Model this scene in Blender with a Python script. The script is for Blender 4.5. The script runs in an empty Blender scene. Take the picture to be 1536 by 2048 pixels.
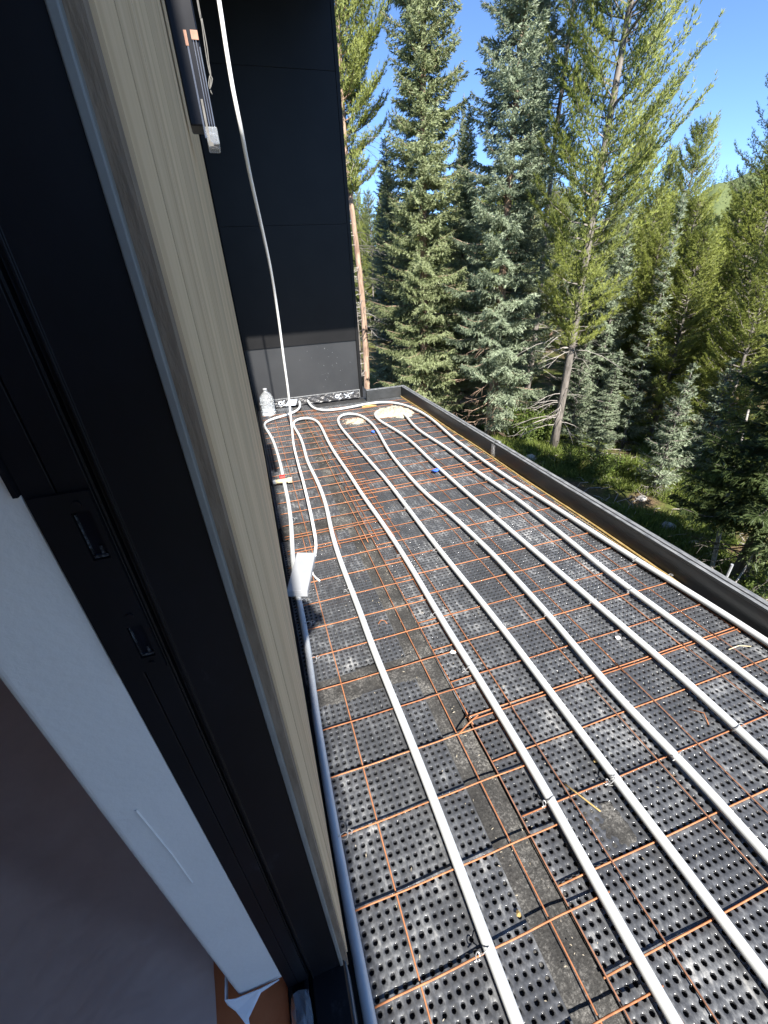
import bpy, math, random
import numpy as np
from mathutils import Vector, Matrix

random.seed(7)
rng = np.random.default_rng(11)
scene = bpy.context.scene
COL = scene.collection
R_ = math.radians

# ------------------------------------------------------------------ camera, sky, sun, exposure
cam_d = bpy.data.cameras.new('camera')
cam = bpy.data.objects.new('camera', cam_d)
COL.objects.link(cam)
cam_d.sensor_fit = 'VERTICAL'
cam_d.sensor_height = 36.0
cam_d.sensor_width = 27.0
cam_d.lens = 828.0 / 2048.0 * 36.0
cam_d.clip_start = 0.02
cam_d.clip_end = 6000
right = Vector((0.9529, -0.2995, -0.0484)).normalized()
up = Vector((0.1883, 0.4588, 0.8684)); up = (up - right * up.dot(right)).normalized()
back = right.cross(up)
cam.matrix_world = Matrix(((right.x, up.x, back.x, 0.0), (right.y, up.y, back.y, 0.0), (right.z, up.z, back.z, 1.26), (0, 0, 0, 1)))
scene.camera = cam

SUN_EL, SUN_AZ = R_(42.0), R_(180.4)          # azimuth from +Y towards +X
world = bpy.data.worlds.new('World'); scene.world = world
world.use_nodes = True
wn = world.node_tree
for n in list(wn.nodes): wn.nodes.remove(n)
wo = wn.nodes.new('ShaderNodeOutputWorld'); bg = wn.nodes.new('ShaderNodeBackground'); sky = wn.nodes.new('ShaderNodeTexSky')
sky.sky_type = 'NISHITA'; sky.sun_disc = False
sky.sun_elevation = SUN_EL; sky.sun_rotation = SUN_AZ
sky.altitude = 4000; sky.air_density = 1.0; sky.dust_density = 0.0; sky.ozone_density = 6.0
bg.inputs['Strength'].default_value = 0.098
wn.links.new(sky.outputs[0], bg.inputs['Color']); wn.links.new(bg.outputs[0], wo.inputs['Surface'])
sun_d = bpy.data.lights.new('sun', 'SUN'); sun = bpy.data.objects.new('sun', sun_d); COL.objects.link(sun)
sun_d.energy = 5.0; sun_d.angle = R_(0.53); sun_d.color = (1.0, 0.95, 0.87)
to_sun = Vector((math.sin(SUN_AZ) * math.cos(SUN_EL), math.cos(SUN_AZ) * math.cos(SUN_EL), math.sin(SUN_EL)))
sun.rotation_euler = to_sun.to_track_quat('Z', 'Y').to_euler()
sun.location = to_sun * 60
scene.view_settings.view_transform = 'Standard'
scene.view_settings.look = 'None'
scene.view_settings.exposure = 1.65
scene.view_settings.gamma = 1.0
scene.view_settings.use_curve_mapping = False
scene.cycles.max_bounces = 8
scene.cycles.diffuse_bounces = 4
scene.cycles.transparent_max_bounces = 12

# ------------------------------------------------------------------ materials
def new_mat(name):
    m = bpy.data.materials.new(name); m.use_nodes = True
    nt = m.node_tree
    return m, nt, nt.nodes['Principled BSDF']

def node(nt, t, **kw):
    n = nt.nodes.new(t)
    for k, v in kw.items(): setattr(n, k, v)
    return n

def ramp(nt, fac, stops):
    r = nt.nodes.new('ShaderNodeValToRGB')
    while len(r.color_ramp.elements) < len(stops): r.color_ramp.elements.new(0.5)
    for e, (p, c) in zip(r.color_ramp.elements, stops):
        e.position = p; e.color = (c[0], c[1], c[2], 1)
    nt.links.new(fac, r.inputs[0])
    return r.outputs[0]

def noise(nt, scale, detail=4, rough=0.55, stretch=None, world_co=True):
    tc = nt.nodes.new('ShaderNodeNewGeometry' if world_co else 'ShaderNodeTexCoord')
    src = tc.outputs['Position'] if world_co else tc.outputs['Object']
    if stretch:
        mp = nt.nodes.new('ShaderNodeMapping'); mp.inputs['Scale'].default_value = stretch
        nt.links.new(src, mp.inputs[0]); src = mp.outputs[0]
    n = nt.nodes.new('ShaderNodeTexNoise')
    n.inputs['Scale'].default_value = scale; n.inputs['Detail'].default_value = detail; n.inputs['Roughness'].default_value = rough
    nt.links.new(src, n.inputs['Vector'])
    return n.outputs['Fac']

def bump(nt, p, fac, strength, dist=0.01):
    b = nt.nodes.new('ShaderNodeBump'); b.inputs['Strength'].default_value = strength; b.inputs['Distance'].default_value = dist
    nt.links.new(fac, b.inputs['Height']); nt.links.new(b.outputs[0], p.inputs['Normal'])

def simple(name, c1, c2, scale, rough=0.6, stretch=None, bmp=0.0, metal=0.0, spec=0.5, lo=0.35, hi=0.65, bscale=None, world_co=True):
    m, nt, p = new_mat(name)
    f = noise(nt, scale, 5, 0.6, stretch, world_co)
    nt.links.new(ramp(nt, f, [(lo, c1), (hi, c2)]), p.inputs['Base Color'])
    p.inputs['Roughness'].default_value = rough
    p.inputs['Metallic'].default_value = metal
    p.inputs['Specular IOR Level'].default_value = spec
    if bmp:
        bump(nt, p, noise(nt, bscale or scale * 4, 4, 0.6, stretch, world_co), bmp)
    return m

def mat_wood():
    m, nt, p = new_mat('weathered_siding')
    f = noise(nt, 22, 6, 0.65, (1, 1.3, 0.03))
    f2 = noise(nt, 4, 3, 0.5, (1, 2, 0.12))
    oi = nt.nodes.new('ShaderNodeObjectInfo')
    a = ramp(nt, f, [(0.3, (0.48, 0.335, 0.195)), (0.5, (0.62, 0.455, 0.275)), (0.7, (0.70, 0.53, 0.335))])
    mx = node(nt, 'ShaderNodeMix', data_type='RGBA', blend_type='MULTIPLY'); mx.inputs[0].default_value = 1
    nt.links.new(a, mx.inputs[6])
    ad = node(nt, 'ShaderNodeMath', operation='ADD'); nt.links.new(f2, ad.inputs[0])
    ml = node(nt, 'ShaderNodeMath', operation='MULTIPLY'); ml.inputs[1].default_value = 0.5; nt.links.new(oi.outputs['Random'], ml.inputs[0])
    nt.links.new(ml.outputs[0], ad.inputs[1])
    nt.links.new(ramp(nt, ad.outputs[0], [(0.3, (0.80, 0.78, 0.76)), (1.0, (1.08, 1.06, 1.03))]), mx.inputs[7])
    nt.links.new(mx.outputs[2], p.inputs['Base Color'])
    p.inputs['Roughness'].default_value = 0.8; p.inputs['Specular IOR Level'].default_value = 0.15
    bump(nt, p, f, 0.25, 0.002)
    return m

def mat_membrane():
    m, nt, p = new_mat('dimpled_membrane')
    f = noise(nt, 2.6, 6, 0.7)
    g = noise(nt, 38, 5, 0.75, (1.0, 0.45, 1.0))
    mu = node(nt, 'ShaderNodeMath', operation='MULTIPLY'); nt.links.new(f, mu.inputs[0]); nt.links.new(g, mu.inputs[1])
    col = ramp(nt, mu.outputs[0], [(0.16, (0.038, 0.040, 0.044)), (0.25, (0.062, 0.065, 0.071)), (0.31, (0.11, 0.115, 0.122)), (0.42, (0.31, 0.31, 0.305))])
    nt.links.new(col, p.inputs['Base Color'])
    p.inputs['Specular IOR Level'].default_value = 0.5
    nt.links.new(ramp(nt, mu.outputs[0], [(0.2, (0.30, 0.30, 0.30)), (0.4, (0.6, 0.6, 0.6))]), p.inputs['Roughness'])
    bump(nt, p, noise(nt, 60, 3, 0.6), 0.25, 0.004)
    return m

def mat_cup():
    m, nt, p = new_mat('shade_darkened_cups')
    p.inputs['Base Color'].default_value = (0.016, 0.017, 0.020, 1); p.inputs['Roughness'].default_value = 0.6  # dust-free plastic, darkened further for the shade inside each recess
    p.inputs['Specular IOR Level'].default_value = 0.2
    return m

def mat_felt():
    m, nt, p = new_mat('filter_fabric')
    f = noise(nt, 7, 6, 0.7); g = noise(nt, 140, 3, 0.8)
    mx = node(nt, 'ShaderNodeMath', operation='MULTIPLY'); nt.links.new(f, mx.inputs[0]); nt.links.new(g, mx.inputs[1])
    nt.links.new(ramp(nt, mx.outputs[0], [(0.15, (0.026, 0.0255, 0.025)), (0.26, (0.048, 0.047, 0.045)), (0.40, (0.17, 0.165, 0.155))]), p.inputs['Base Color'])
    p.inputs['Roughness'].default_value = 0.9; p.inputs['Specular IOR Level'].default_value = 0.15
    bump(nt, p, f, 0.6, 0.02)
    return m

def mat_rust(name, a, b):
    m, nt, p = new_mat(name)
    f = noise(nt, 45, 5, 0.7)
    oi = nt.nodes.new('ShaderNodeObjectInfo')
    ad = node(nt, 'ShaderNodeMath', operation='MULTIPLY_ADD'); ad.inputs[1].default_value = 0.3
    nt.links.new(oi.outputs['Random'], ad.inputs[0]); nt.links.new(f, ad.inputs[2])
    nt.links.new(ramp(nt, ad.outputs[0], [(0.40, a), (0.85, b)]), p.inputs['Base Color'])
    p.inputs['Roughness'].default_value = 0.75; p.inputs['Metallic'].default_value = 0.0
    return m

def mat_foliage(name, dark, mid, light, trans=0.3, soft=0.6):
    m, nt, p = new_mat(name)
    geo = nt.nodes.new('ShaderNodeNewGeometry')
    f = noise(nt, 1.3, 3, 0.6)
    ad = node(nt, 'ShaderNodeMath', operation='MULTIPLY_ADD'); ad.inputs[1].default_value = 0.55
    nt.links.new(geo.outputs['Random Per Island'], ad.inputs[0])
    sc = node(nt, 'ShaderNodeMath', operation='MULTIPLY'); sc.inputs[1].default_value = 0.45; nt.links.new(f, sc.inputs[0])
    nt.links.new(sc.outputs[0], ad.inputs[2])
    col = ramp(nt, ad.outputs[0], [(0.10, dark), (0.5, mid), (0.85, light)])
    nt.links.new(col, p.inputs['Base Color'])
    p.inputs['Roughness'].default_value = 0.5; p.inputs['Specular IOR Level'].default_value = 0.3
    tr = nt.nodes.new('ShaderNodeBsdfTranslucent'); nt.links.new(col, tr.inputs['Color'])
    if soft:      # needles stand all round their shoot: shade them by the direction they grow out from the stem
        tc = nt.nodes.new('ShaderNodeTexCoord')
        m1 = node(nt, 'ShaderNodeVectorMath', operation='MULTIPLY'); m1.inputs[1].default_value = (1, 1, 0); nt.links.new(tc.outputs['Object'], m1.inputs[0])
        m2 = node(nt, 'ShaderNodeVectorMath', operation='NORMALIZE'); nt.links.new(m1.outputs[0], m2.inputs[0])
        m3 = node(nt, 'ShaderNodeVectorMath', operation='ADD'); m3.inputs[1].default_value = (0, 0, 0.45); nt.links.new(m2.outputs[0], m3.inputs[0])
        vt = node(nt, 'ShaderNodeVectorTransform', vector_type='NORMAL', convert_from='OBJECT', convert_to='WORLD'); nt.links.new(m3.outputs[0], vt.inputs[0])
        m4 = node(nt, 'ShaderNodeVectorMath', operation='NORMALIZE'); nt.links.new(vt.outputs[0], m4.inputs[0])
        m5 = node(nt, 'ShaderNodeVectorMath', operation='SCALE'); m5.inputs['Scale'].default_value = soft; nt.links.new(m4.outputs[0], m5.inputs[0])
        m6 = node(nt, 'ShaderNodeVectorMath', operation='SCALE'); m6.inputs['Scale'].default_value = 1 - soft; nt.links.new(geo.outputs['Normal'], m6.inputs[0])
        m7 = node(nt, 'ShaderNodeVectorMath', operation='ADD'); nt.links.new(m5.outputs[0], m7.inputs[0]); nt.links.new(m6.outputs[0], m7.inputs[1])
        m8 = node(nt, 'ShaderNodeVectorMath', operation='NORMALIZE'); nt.links.new(m7.outputs[0], m8.inputs[0])
        nt.links.new(m8.outputs[0], p.inputs['Normal'])
    mx = nt.nodes.new('ShaderNodeMixShader'); mx.inputs[0].default_value = trans
    nt.links.new(p.outputs[0], mx.inputs[1]); nt.links.new(tr.outputs[0], mx.inputs[2])
    nt.links.new(mx.outputs[0], nt.nodes['Material Output'].inputs['Surface'])
    return m

def mat_clear(name, tint, rough=0.05, ior=1.33, alpha=None):
    m, nt, p = new_mat(name)
    p.inputs['Base Color'].default_value = (*tint, 1)
    p.inputs['Roughness'].default_value = rough
    p.inputs['IOR'].default_value = ior
    p.inputs['Transmission Weight'].default_value = 0.85
    if alpha: p.inputs['Alpha'].default_value = alpha
    return m

M = {}
M['wood'] = mat_wood()
M['brown'] = simple('raw_board_edge', (0.15, 0.105, 0.065), (0.23, 0.17, 0.115), 60, 0.9, (1, 1, 0.2), 0.3)
M['trim'] = simple('grey_trim', (0.16, 0.16, 0.145), (0.21, 0.21, 0.19), 12, 0.55)
M['black'] = simple('black_aluminium', (0.004, 0.004, 0.005), (0.007, 0.007, 0.009), 18, 0.5, None, 0.05, 0, 0.22)
def mat_scuffed_black():
    m, nt, p = new_mat('black_aluminium')
    f = noise(nt, 26, 6, 0.75, (1, 1, 0.5)); g = noise(nt, 7, 2, 0.5)
    mu = node(nt, 'ShaderNodeMath', operation='MULTIPLY'); nt.links.new(f, mu.inputs[0]); nt.links.new(g, mu.inputs[1])
    nt.links.new(ramp(nt, mu.outputs[0], [(0.18, (0.004, 0.004, 0.005)), (0.36, (0.006, 0.006, 0.008)), (0.43, (0.022, 0.022, 0.025)), (0.50, (0.045, 0.045, 0.05))]), p.inputs['Base Color'])
    p.inputs['Roughness'].default_value = 0.5; p.inputs['Specular IOR Level'].default_value = 0.22
    return m
M['black'] = mat_scuffed_black()
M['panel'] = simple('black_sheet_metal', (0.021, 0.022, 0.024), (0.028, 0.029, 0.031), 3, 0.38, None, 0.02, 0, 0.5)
M['panel_dark'] = simple('shade_darkened_sheet_metal', (0.006, 0.006, 0.0065), (0.009, 0.009, 0.0095), 3, 0.45, None, 0.02, 0, 0.2)  # shade on the upper end wall put into the base colour
M['matte_black'] = simple('matte_black', (0.006, 0.006, 0.007), (0.009, 0.009, 0.010), 8, 0.95, None, 0, 0, 0.0)
M['parapet'] = simple('black_coated_metal', (0.028, 0.030, 0.031), (0.042, 0.044, 0.046), 10, 0.33, (1, 0.25, 1), 0.12, 0, 0.5)
M['cap'] = simple('weathered_cap', (0.085, 0.09, 0.097), (0.21, 0.215, 0.22), 50, 0.6, (1, 0.3, 1), 0.35)
M['drywall'] = simple('white_drywall', (0.63, 0.61, 0.575), (0.68, 0.66, 0.625), 5, 0.75, None, 0.08, bscale=120)
M['paper'] = simple('white_paper', (0.68, 0.68, 0.70), (0.78, 0.78, 0.79), 9, 0.7)
M['cloth'] = simple('floor_protection', (0.74, 0.53, 0.42), (0.84, 0.62, 0.50), 3.5, 0.45, None, 0.7, bscale=5)
M['orange'] = simple('orange_membrane', (0.72, 0.20, 0.06), (0.82, 0.26, 0.09), 14, 0.6, None, 0.15)
M['inner'] = simple('warm_interior_paint', (0.60, 0.50, 0.40), (0.66, 0.56, 0.45), 3, 0.8)
M['slab'] = simple('black_waterproofing', (0.012, 0.012, 0.013), (0.03, 0.03, 0.03), 9, 0.6)
M['mat'] = mat_membrane()
M['felt'] = mat_felt()
M['cup'] = mat_cup()
M['rim'] = simple('glossy_cup_rim', (0.03, 0.032, 0.036), (0.05, 0.053, 0.058), 60, 0.16, None, 0, 0, 0.8)
M['rust'] = mat_rust('orange_rust', (0.19, 0.065, 0.022), (0.39, 0.16, 0.07))
M['rust_dark'] = mat_rust('brown_rust', (0.11, 0.048, 0.026), (0.26, 0.125, 0.072))
M['pex'] = simple('white_tube', (0.45, 0.47, 0.475), (0.50, 0.52, 0.525), 20, 0.5, None, 0.0, 0, 0.3)
M['cable'] = simple('white_cable', (0.72, 0.72, 0.71), (0.78, 0.78, 0.77), 20, 0.35)
M['white'] = simple('white_plastic', (0.27, 0.28, 0.295), (0.30, 0.31, 0.325), 8, 0.4)
M['tie'] = simple('galvanised_wire', (0.26, 0.26, 0.26), (0.42, 0.42, 0.42), 200, 0.4, None, 0, 0.4)
M['silver'] = simple('bright_metal', (0.40, 0.41, 0.42), (0.72, 0.72, 0.72), 120, 0.4, None, 0.2, 0.7)
M['yellow'] = simple('yellow_foam', (0.26, 0.17, 0.05), (0.36, 0.26, 0.11), 30, 0.8, None, 0.3)
M['brass'] = simple('pale_brass', (0.62, 0.50, 0.30), (0.75, 0.66, 0.46), 60, 0.35, None, 0, 0.3)
M['red'] = simple('red_plastic', (0.60, 0.03, 0.03), (0.68, 0.05, 0.05), 40, 0.4)
M['blue'] = simple('blue_plastic', (0.03, 0.09, 0.55), (0.06, 0.16, 0.70), 40, 0.35)
M['mortar'] = simple('pale_mortar', (0.28, 0.245, 0.185), (0.42, 0.375, 0.295), 40, 0.95, None, 0.8, bscale=70)
M['film'] = simple('wrinkled_black_film', (0.02, 0.02, 0.022), (0.035, 0.035, 0.037), 20, 0.34, None, 0.9, bscale=22)
M['sticker'] = simple('pale_blue_sticker', (0.50, 0.57, 0.68), (0.66, 0.71, 0.78), 25, 0.5)
M['clear'] = mat_clear('clear_plastic', (0.93, 0.96, 0.98), 0.08, 1.25)
M['wrap'] = mat_clear('clear_wrap', (0.85, 0.9, 0.97), 0.18, 1.3)
M['gloss_black'] = simple('gloss_black', (0.003, 0.0035, 0.006), (0.005, 0.006, 0.010), 10, 0.3, None, 0, 0, 0.2)
M['strip'] = simple('grey_diffuser', (0.035, 0.045, 0.07), (0.06, 0.075, 0.11), 60, 0.3)
M['scuffed'] = simple('scuffed_black', (0.010, 0.011, 0.014), (0.10, 0.11, 0.12), 300, 0.5, None, 0, 0, 0.3, 0.45, 0.7)
M['string'] = simple('grey_string', (0.10, 0.097, 0.09), (0.15, 0.145, 0.135), 80, 0.8)
M['copper'] = simple('copper_band', (0.22, 0.09, 0.045), (0.30, 0.14, 0.08), 60, 0.4)
M['bark_pine'] = simple('reddish_pine_bark', (0.16, 0.10, 0.07), (0.38, 0.27, 0.20), 14, 0.95, (1, 1, 0.25), 0.9, bscale=30)
M['bark_grey'] = simple('grey_bark', (0.075, 0.066, 0.058), (0.20, 0.178, 0.158), 16, 0.95, (1, 1, 0.25), 0.9, bscale=30)
M['bark_dark'] = simple('dark_bark', (0.045, 0.038, 0.032), (0.11, 0.095, 0.08), 14, 0.95, (1, 1, 0.25), 0.9, bscale=30)
M['dead'] = simple('dead_grey_twigs', (0.22, 0.20, 0.18), (0.36, 0.33, 0.30), 30, 0.9)
M['spruce'] = mat_foliage('spruce_needles', (0.115, 0.145, 0.060), (0.255, 0.300, 0.140), (0.39, 0.43, 0.245), 0.45)
M['blue_spruce'] = mat_foliage('blue_spruce_needles', (0.135, 0.175, 0.105), (0.285, 0.345, 0.225), (0.42, 0.48, 0.345), 0.45)
M['pine'] = mat_foliage('pine_needles', (0.125, 0.150, 0.024), (0.265, 0.310, 0.066), (0.40, 0.43, 0.12), 0.45)
M['pine_dull'] = mat_foliage('dull_pine_needles', (0.09, 0.125, 0.042), (0.19, 0.235, 0.08), (0.30, 0.34, 0.14), 0.45)
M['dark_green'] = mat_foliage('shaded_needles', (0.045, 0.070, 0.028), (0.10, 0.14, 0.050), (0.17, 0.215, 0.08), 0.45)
M['leaf'] = mat_foliage('shrub_leaves', (0.05, 0.085, 0.015), (0.11, 0.16, 0.03), (0.18, 0.23, 0.06), 0.4)
M['grass'] = mat_foliage('grass_blades', (0.075, 0.11, 0.022), (0.15, 0.20, 0.042), (0.24, 0.27, 0.08), 0.4, 0)
M['stone'] = simple('pale_stone', (0.24, 0.22, 0.20), (0.42, 0.40, 0.37), 9, 0.9, None, 0.5)

# ------------------------------------------------------------------ geometry helpers
class MB:
    def __init__(s): s.v = []; s.f = []
    def add(s, V, F):
        o = len(s.v); s.v.extend([tuple(map(float, p)) for p in V]); s.f.extend([tuple(i + o for i in f) for f in F])
    def box(s, x0, x1, y0, y1, z0, z1, M4=None):
        V = [Vector(p) for p in ((x0,y0,z0),(x1,y0,z0),(x1,y1,z0),(x0,y1,z0),(x0,y0,z1),(x1,y0,z1),(x1,y1,z1),(x0,y1,z1))]
        if M4: V = [M4 @ p for p in V]
        s.add(V, [(0,3,2,1),(4,5,6,7),(0,1,5,4),(1,2,6,5),(2,3,7,6),(3,0,4,7)])
    def prism(s, pts, z0, z1):       # pts counter-clockwise in xy
        n = len(pts)
        V = [(x, y, z0) for x, y in pts] + [(x, y, z1) for x, y in pts]
        s.add(V, [tuple(range(n - 1, -1, -1)), tuple(range(n, 2 * n))] + [(i, (i + 1) % n, n + (i + 1) % n, n + i) for i in range(n)])
    def tube(s, P, r, n=8, cap=True):
        P = [Vector(p) for p in P]; m = len(P)
        rr = r if hasattr(r, '__len__') else [r] * m
        t0 = (P[1] - P[0]).normalized()
        a = t0.orthogonal().normalized()
        V = []
        for i in range(m):
            t = (P[min(i + 1, m - 1)] - P[max(i - 1, 0)])
            t = t.normalized() if t.length > 1e-9 else t0
            a = (a - t * a.dot(t)); a = a.normalized() if a.length > 1e-6 else t.orthogonal().normalized()
            b = t.cross(a)
            for k in range(n):
                w = 2 * math.pi * k / n
                V.append(P[i] + (a * math.cos(w) + b * math.sin(w)) * rr[i])
        F = [(i * n + k, i * n + (k + 1) % n, (i + 1) * n + (k + 1) % n, (i + 1) * n + k) for i in range(m - 1) for k in range(n)]
        if cap: F += [tuple(range(n - 1, -1, -1)), tuple((m - 1) * n + k for k in range(n))]
        s.add(V, F)
    def lathe(s, prof, n=16, M4=None):
        V = []; m = len(prof)
        for r, z in prof:
            for k in range(n):
                p = Vector((r * math.cos(2 * math.pi * k / n), r * math.sin(2 * math.pi * k / n), z))
                V.append(M4 @ p if M4 else p)
        F = [(i * n + k, i * n + (k + 1) % n, (i + 1) * n + (k + 1) % n, (i + 1) * n + k) for i in range(m - 1) for k in range(n)]
        F += [tuple(range(n - 1, -1, -1)), tuple((m - 1) * n + k for k in range(n))]
        s.add(V, F)
    def build(s, name, mat, parent=None, smooth=False, bev=0.0):
        me = bpy.data.meshes.new(name); me.from_pydata(s.v, [], s.f); me.update()
        return link(name, me, mat, parent, smooth, bev)

def link(name, me, mat, parent=None, smooth=False, bev=0.0):
    if isinstance(mat, (list, tuple)):
        for q in mat: me.materials.append(q)
    elif mat: me.materials.append(mat)
    if smooth: me.polygons.foreach_set('use_smooth', [True] * len(me.polygons))
    o = bpy.data.objects.new(name, me); COL.objects.link(o)
    if parent: o.parent = parent
    if bev:
        b = o.modifiers.new('bevel', 'BEVEL'); b.width = bev; b.segments = 2; b.limit_method = 'ANGLE'; b.angle_limit = R_(40)
    return o

def np_mesh(name, V, polys, mat, parent=None, smooth=False):
    """V (n,3); polys: list of index arrays (m,k)"""
    me = bpy.data.meshes.new(name)
    V = np.ascontiguousarray(V, dtype=np.float32)
    me.vertices.add(len(V)); me.vertices.foreach_set('co', V.ravel())
    li = np.concatenate([p.reshape(-1) for p in polys]).astype(np.int32)
    sizes = np.concatenate([np.full(len(p), p.shape[1], np.int32) for p in polys])
    st = np.concatenate([[0], np.cumsum(sizes)[:-1]]).astype(np.int32)
    me.loops.add(len(li)); me.loops.foreach_set('vertex_index', li)
    me.polygons.add(len(sizes)); me.polygons.foreach_set('loop_start', st); me.polygons.foreach_set('loop_total', sizes)
    me.update(calc_edges=True); me.validate()
    return link(name, me, mat, parent, smooth)

def tag(o, label=None, cat=None, group=None, kind=None):
    if label: o['label'] = label
    if cat: o['category'] = cat
    if group: o['group'] = group
    if kind: o['kind'] = kind
    return o

def empty(name, loc=(0, 0, 0), label=None, cat=None, group=None, rz=0):
    o = bpy.data.objects.new(name, None); COL.objects.link(o)
    o.location = loc; o.rotation_euler = (0, 0, rz); o.empty_display_size = 0.1
    return tag(o, label, cat, group)

def copy_thing(root, loc, rz, sc, label, group):
    r = root.copy(); COL.objects.link(r); r.location = loc; r.rotation_euler = (r.rotation_euler[0], r.rotation_euler[1], rz); r.scale = sc if hasattr(sc, '__len__') else (sc, sc, sc)
    tag(r, label, root.get('category'), group)
    for ch in list(root.children):
        c = ch.copy(); COL.objects.link(c); c.parent = r
        for g in ch.children:
            d = g.copy(); COL.objects.link(d); d.parent = c
    return r

def spline(P, step=0.02):
    P0 = [Vector(p) for p in P]; P = [P0[0]]
    for a, b in zip(P0[:-1], P0[1:]):
        n = max(1, int(math.ceil((b - a).length / 0.34)))
        if n > 2 and a.xy != b.xy and abs((b - a).normalized().y) > 0.9:
            for k in range(1, n): P.append(a.lerp(b, k / n))
        P.append(b)
    Q = [P[0] * 2 - P[1]] + P + [P[-1] * 2 - P[-2]]
    out = []
    for i in range(1, len(Q) - 2):
        a, b, c, d = Q[i - 1], Q[i], Q[i + 1], Q[i + 2]
        n = max(2, int((c - b).length / step))
        for k in range(n):
            t = k / n
            out.append(0.5 * ((2 * b) + (c - a) * t + (2 * a - 5 * b + 4 * c - d) * t * t + (3 * b - a - 3 * c + d) * t ** 3))
    out.append(P[-1])
    return out

def relax(P, w, it):
    A = np.array([tuple(p) for p in P])
    for _ in range(it):
        B = A.copy()
        for k in range(1, len(A) - 1):
            h = min(2, k, len(A) - 1 - k); B[k] = A[k - h:k + h + 1].mean(0)
        A = B
    return [Vector(p) for p in A]

# ================================================================== GROUND AND HILL
GZ = -2.6
def ground_h(x, y):
    return GZ + 0.10 * np.sin(x * 0.55 + 1.3) * np.cos(y * 0.47) + 0.05 * np.sin(x * 1.7 + y * 1.3) + 0.025 * np.sin(x * 4.1) * np.sin(y * 3.7 + 1)

def polar_sheet(name, radii, angs, hfun, mat):
    rr, aa = np.meshgrid(radii, angs, indexing='ij')
    x = rr * np.sin(aa); y = rr * np.cos(aa)
    V = np.stack([x, y, hfun(x, y, rr, aa)], -1).reshape(-1, 3)
    n, m = len(radii), len(angs)
    i, j = np.meshgrid(np.arange(n - 1), np.arange(m - 1), indexing='ij')
    a = (i * m + j).ravel()
    F = np.stack([a, a + 1, a + m + 1, a + m], -1)
    return np_mesh(name, V, [F[:, ::-1]], mat, smooth=True)

def mat_ground():
    m, nt, p = new_mat('forest_floor')
    f = noise(nt, 0.9, 6, 0.7); g = noise(nt, 16, 5, 0.7)
    a = ramp(nt, f, [(0.42, (0.115, 0.085, 0.055)), (0.54, (0.075, 0.085, 0.028)), (0.66, (0.10, 0.125, 0.035))])
    b = ramp(nt, g, [(0.35, (0.55, 0.55, 0.55)), (0.7, (1.6, 1.5, 1.35))])
    mx = node(nt, 'ShaderNodeMix', data_type='RGBA', blend_type='MULTIPLY'); mx.inputs[0].default_value = 1
    nt.links.new(a, mx.inputs[6]); nt.links.new(b, mx.inputs[7]); nt.links.new(mx.outputs[2], p.inputs['Base Color'])
    p.inputs['Roughness'].default_value = 0.95; p.inputs['Specular IOR Level'].default_value = 0.1
    bump(nt, p, g, 0.8, 0.05)
    return m

def mat_hill():
    m, nt, p = new_mat('hill_meadow_and_woods')
    f = noise(nt, 0.010, 5, 0.6); g = noise(nt, 0.16, 4, 0.7)
    ad = node(nt, 'ShaderNodeMath', operation='MULTIPLY_ADD'); ad.inputs[1].default_value = 0.25
    nt.links.new(g, ad.inputs[0]); nt.links.new(f, ad.inputs[2])
    nt.links.new(ramp(nt, ad.outputs[0], [(0.56, (0.125, 0.15, 0.062)), (0.64, (0.095, 0.125, 0.055)), (0.67, (0.035, 0.06, 0.038))]), p.inputs['Base Color'])
    p.inputs['Roughness'].default_value = 0.95; p.inputs['Specular IOR Level'].default_value = 0.05
    return m

gr_r = np.concatenate([np.linspace(0.3, 16, 70), np.geomspace(16.5, 1500, 60)])
tag(polar_sheet('ground', gr_r, np.linspace(0, 2 * np.pi, 181), lambda x, y, r, a: np.where(r < 60, ground_h(x, y), GZ), mat_ground()), kind='structure')

def hill_h(x, y, r, a):
    d = np.degrees(a)
    prof = np.exp(-((d - 57) / 12.0) ** 2) + 0.40 * np.exp(-((d - 38) / 10.0) ** 2)
    rise = np.clip((r - 260) / 420, 0, 1); rise = rise * rise * (3 - 2 * rise)
    lump = 1 + 0.05 * np.sin(d * 0.9) + 0.03 * np.sin(d * 2.3 + r * 0.01)
    return GZ - 0.5 + 84 * prof * rise * lump
tag(polar_sheet('hill', np.linspace(240, 900, 50), np.radians(np.linspace(8, 100, 140)), hill_h, mat_hill()), kind='structure')

# ================================================================== HOUSE
XW = -0.038          # outer face of the siding
YJ = 0.29            # jamb plane
YE = 4.94            # face of the dark end wall
ZR = 3.42

# --- timber siding, one board at a time
siding = empty('timber_wall', (XW, YJ, 0), 'greyed timber siding of narrow upright boards beside the black door frame', 'wall')
ys = [0.312, 0.405, 0.475, 0.545, 0.655, 0.745, 0.87, 1.0, 1.14, 1.28, 1.42, 1.56, 1.70, 1.84, 1.98, 2.12, 2.26, 2.40, 2.54, 2.68, 2.82, 2.96, 3.10]
for i in range(len(ys) - 1):
    b = MB(); d = random.uniform(0, 0.0004)
    g0 = 0.0026 if i in (1, 5, 9, 12, 15) else 0.0010; g1 = 0.0026 if i + 1 in (1, 5, 9, 12, 15) else 0.0010
    b.box(-0.020, 0.0 - d, ys[i] + g0 - YJ, ys[i + 1] - g1 - YJ, 0.085, ZR - 0.02)
    b.build('board', M['wood'], siding)
    if i:
        b = MB(); b.box(-0.018, -0.00055, ys[i] - g0 + 0.0001 - YJ, ys[i] + g0 - 0.0001 - YJ, 0.086, ZR - 0.021); b.build('groove_shade', M['matte_black'], siding)  # dark slat stands in for the shadow in the groove between boards
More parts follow.
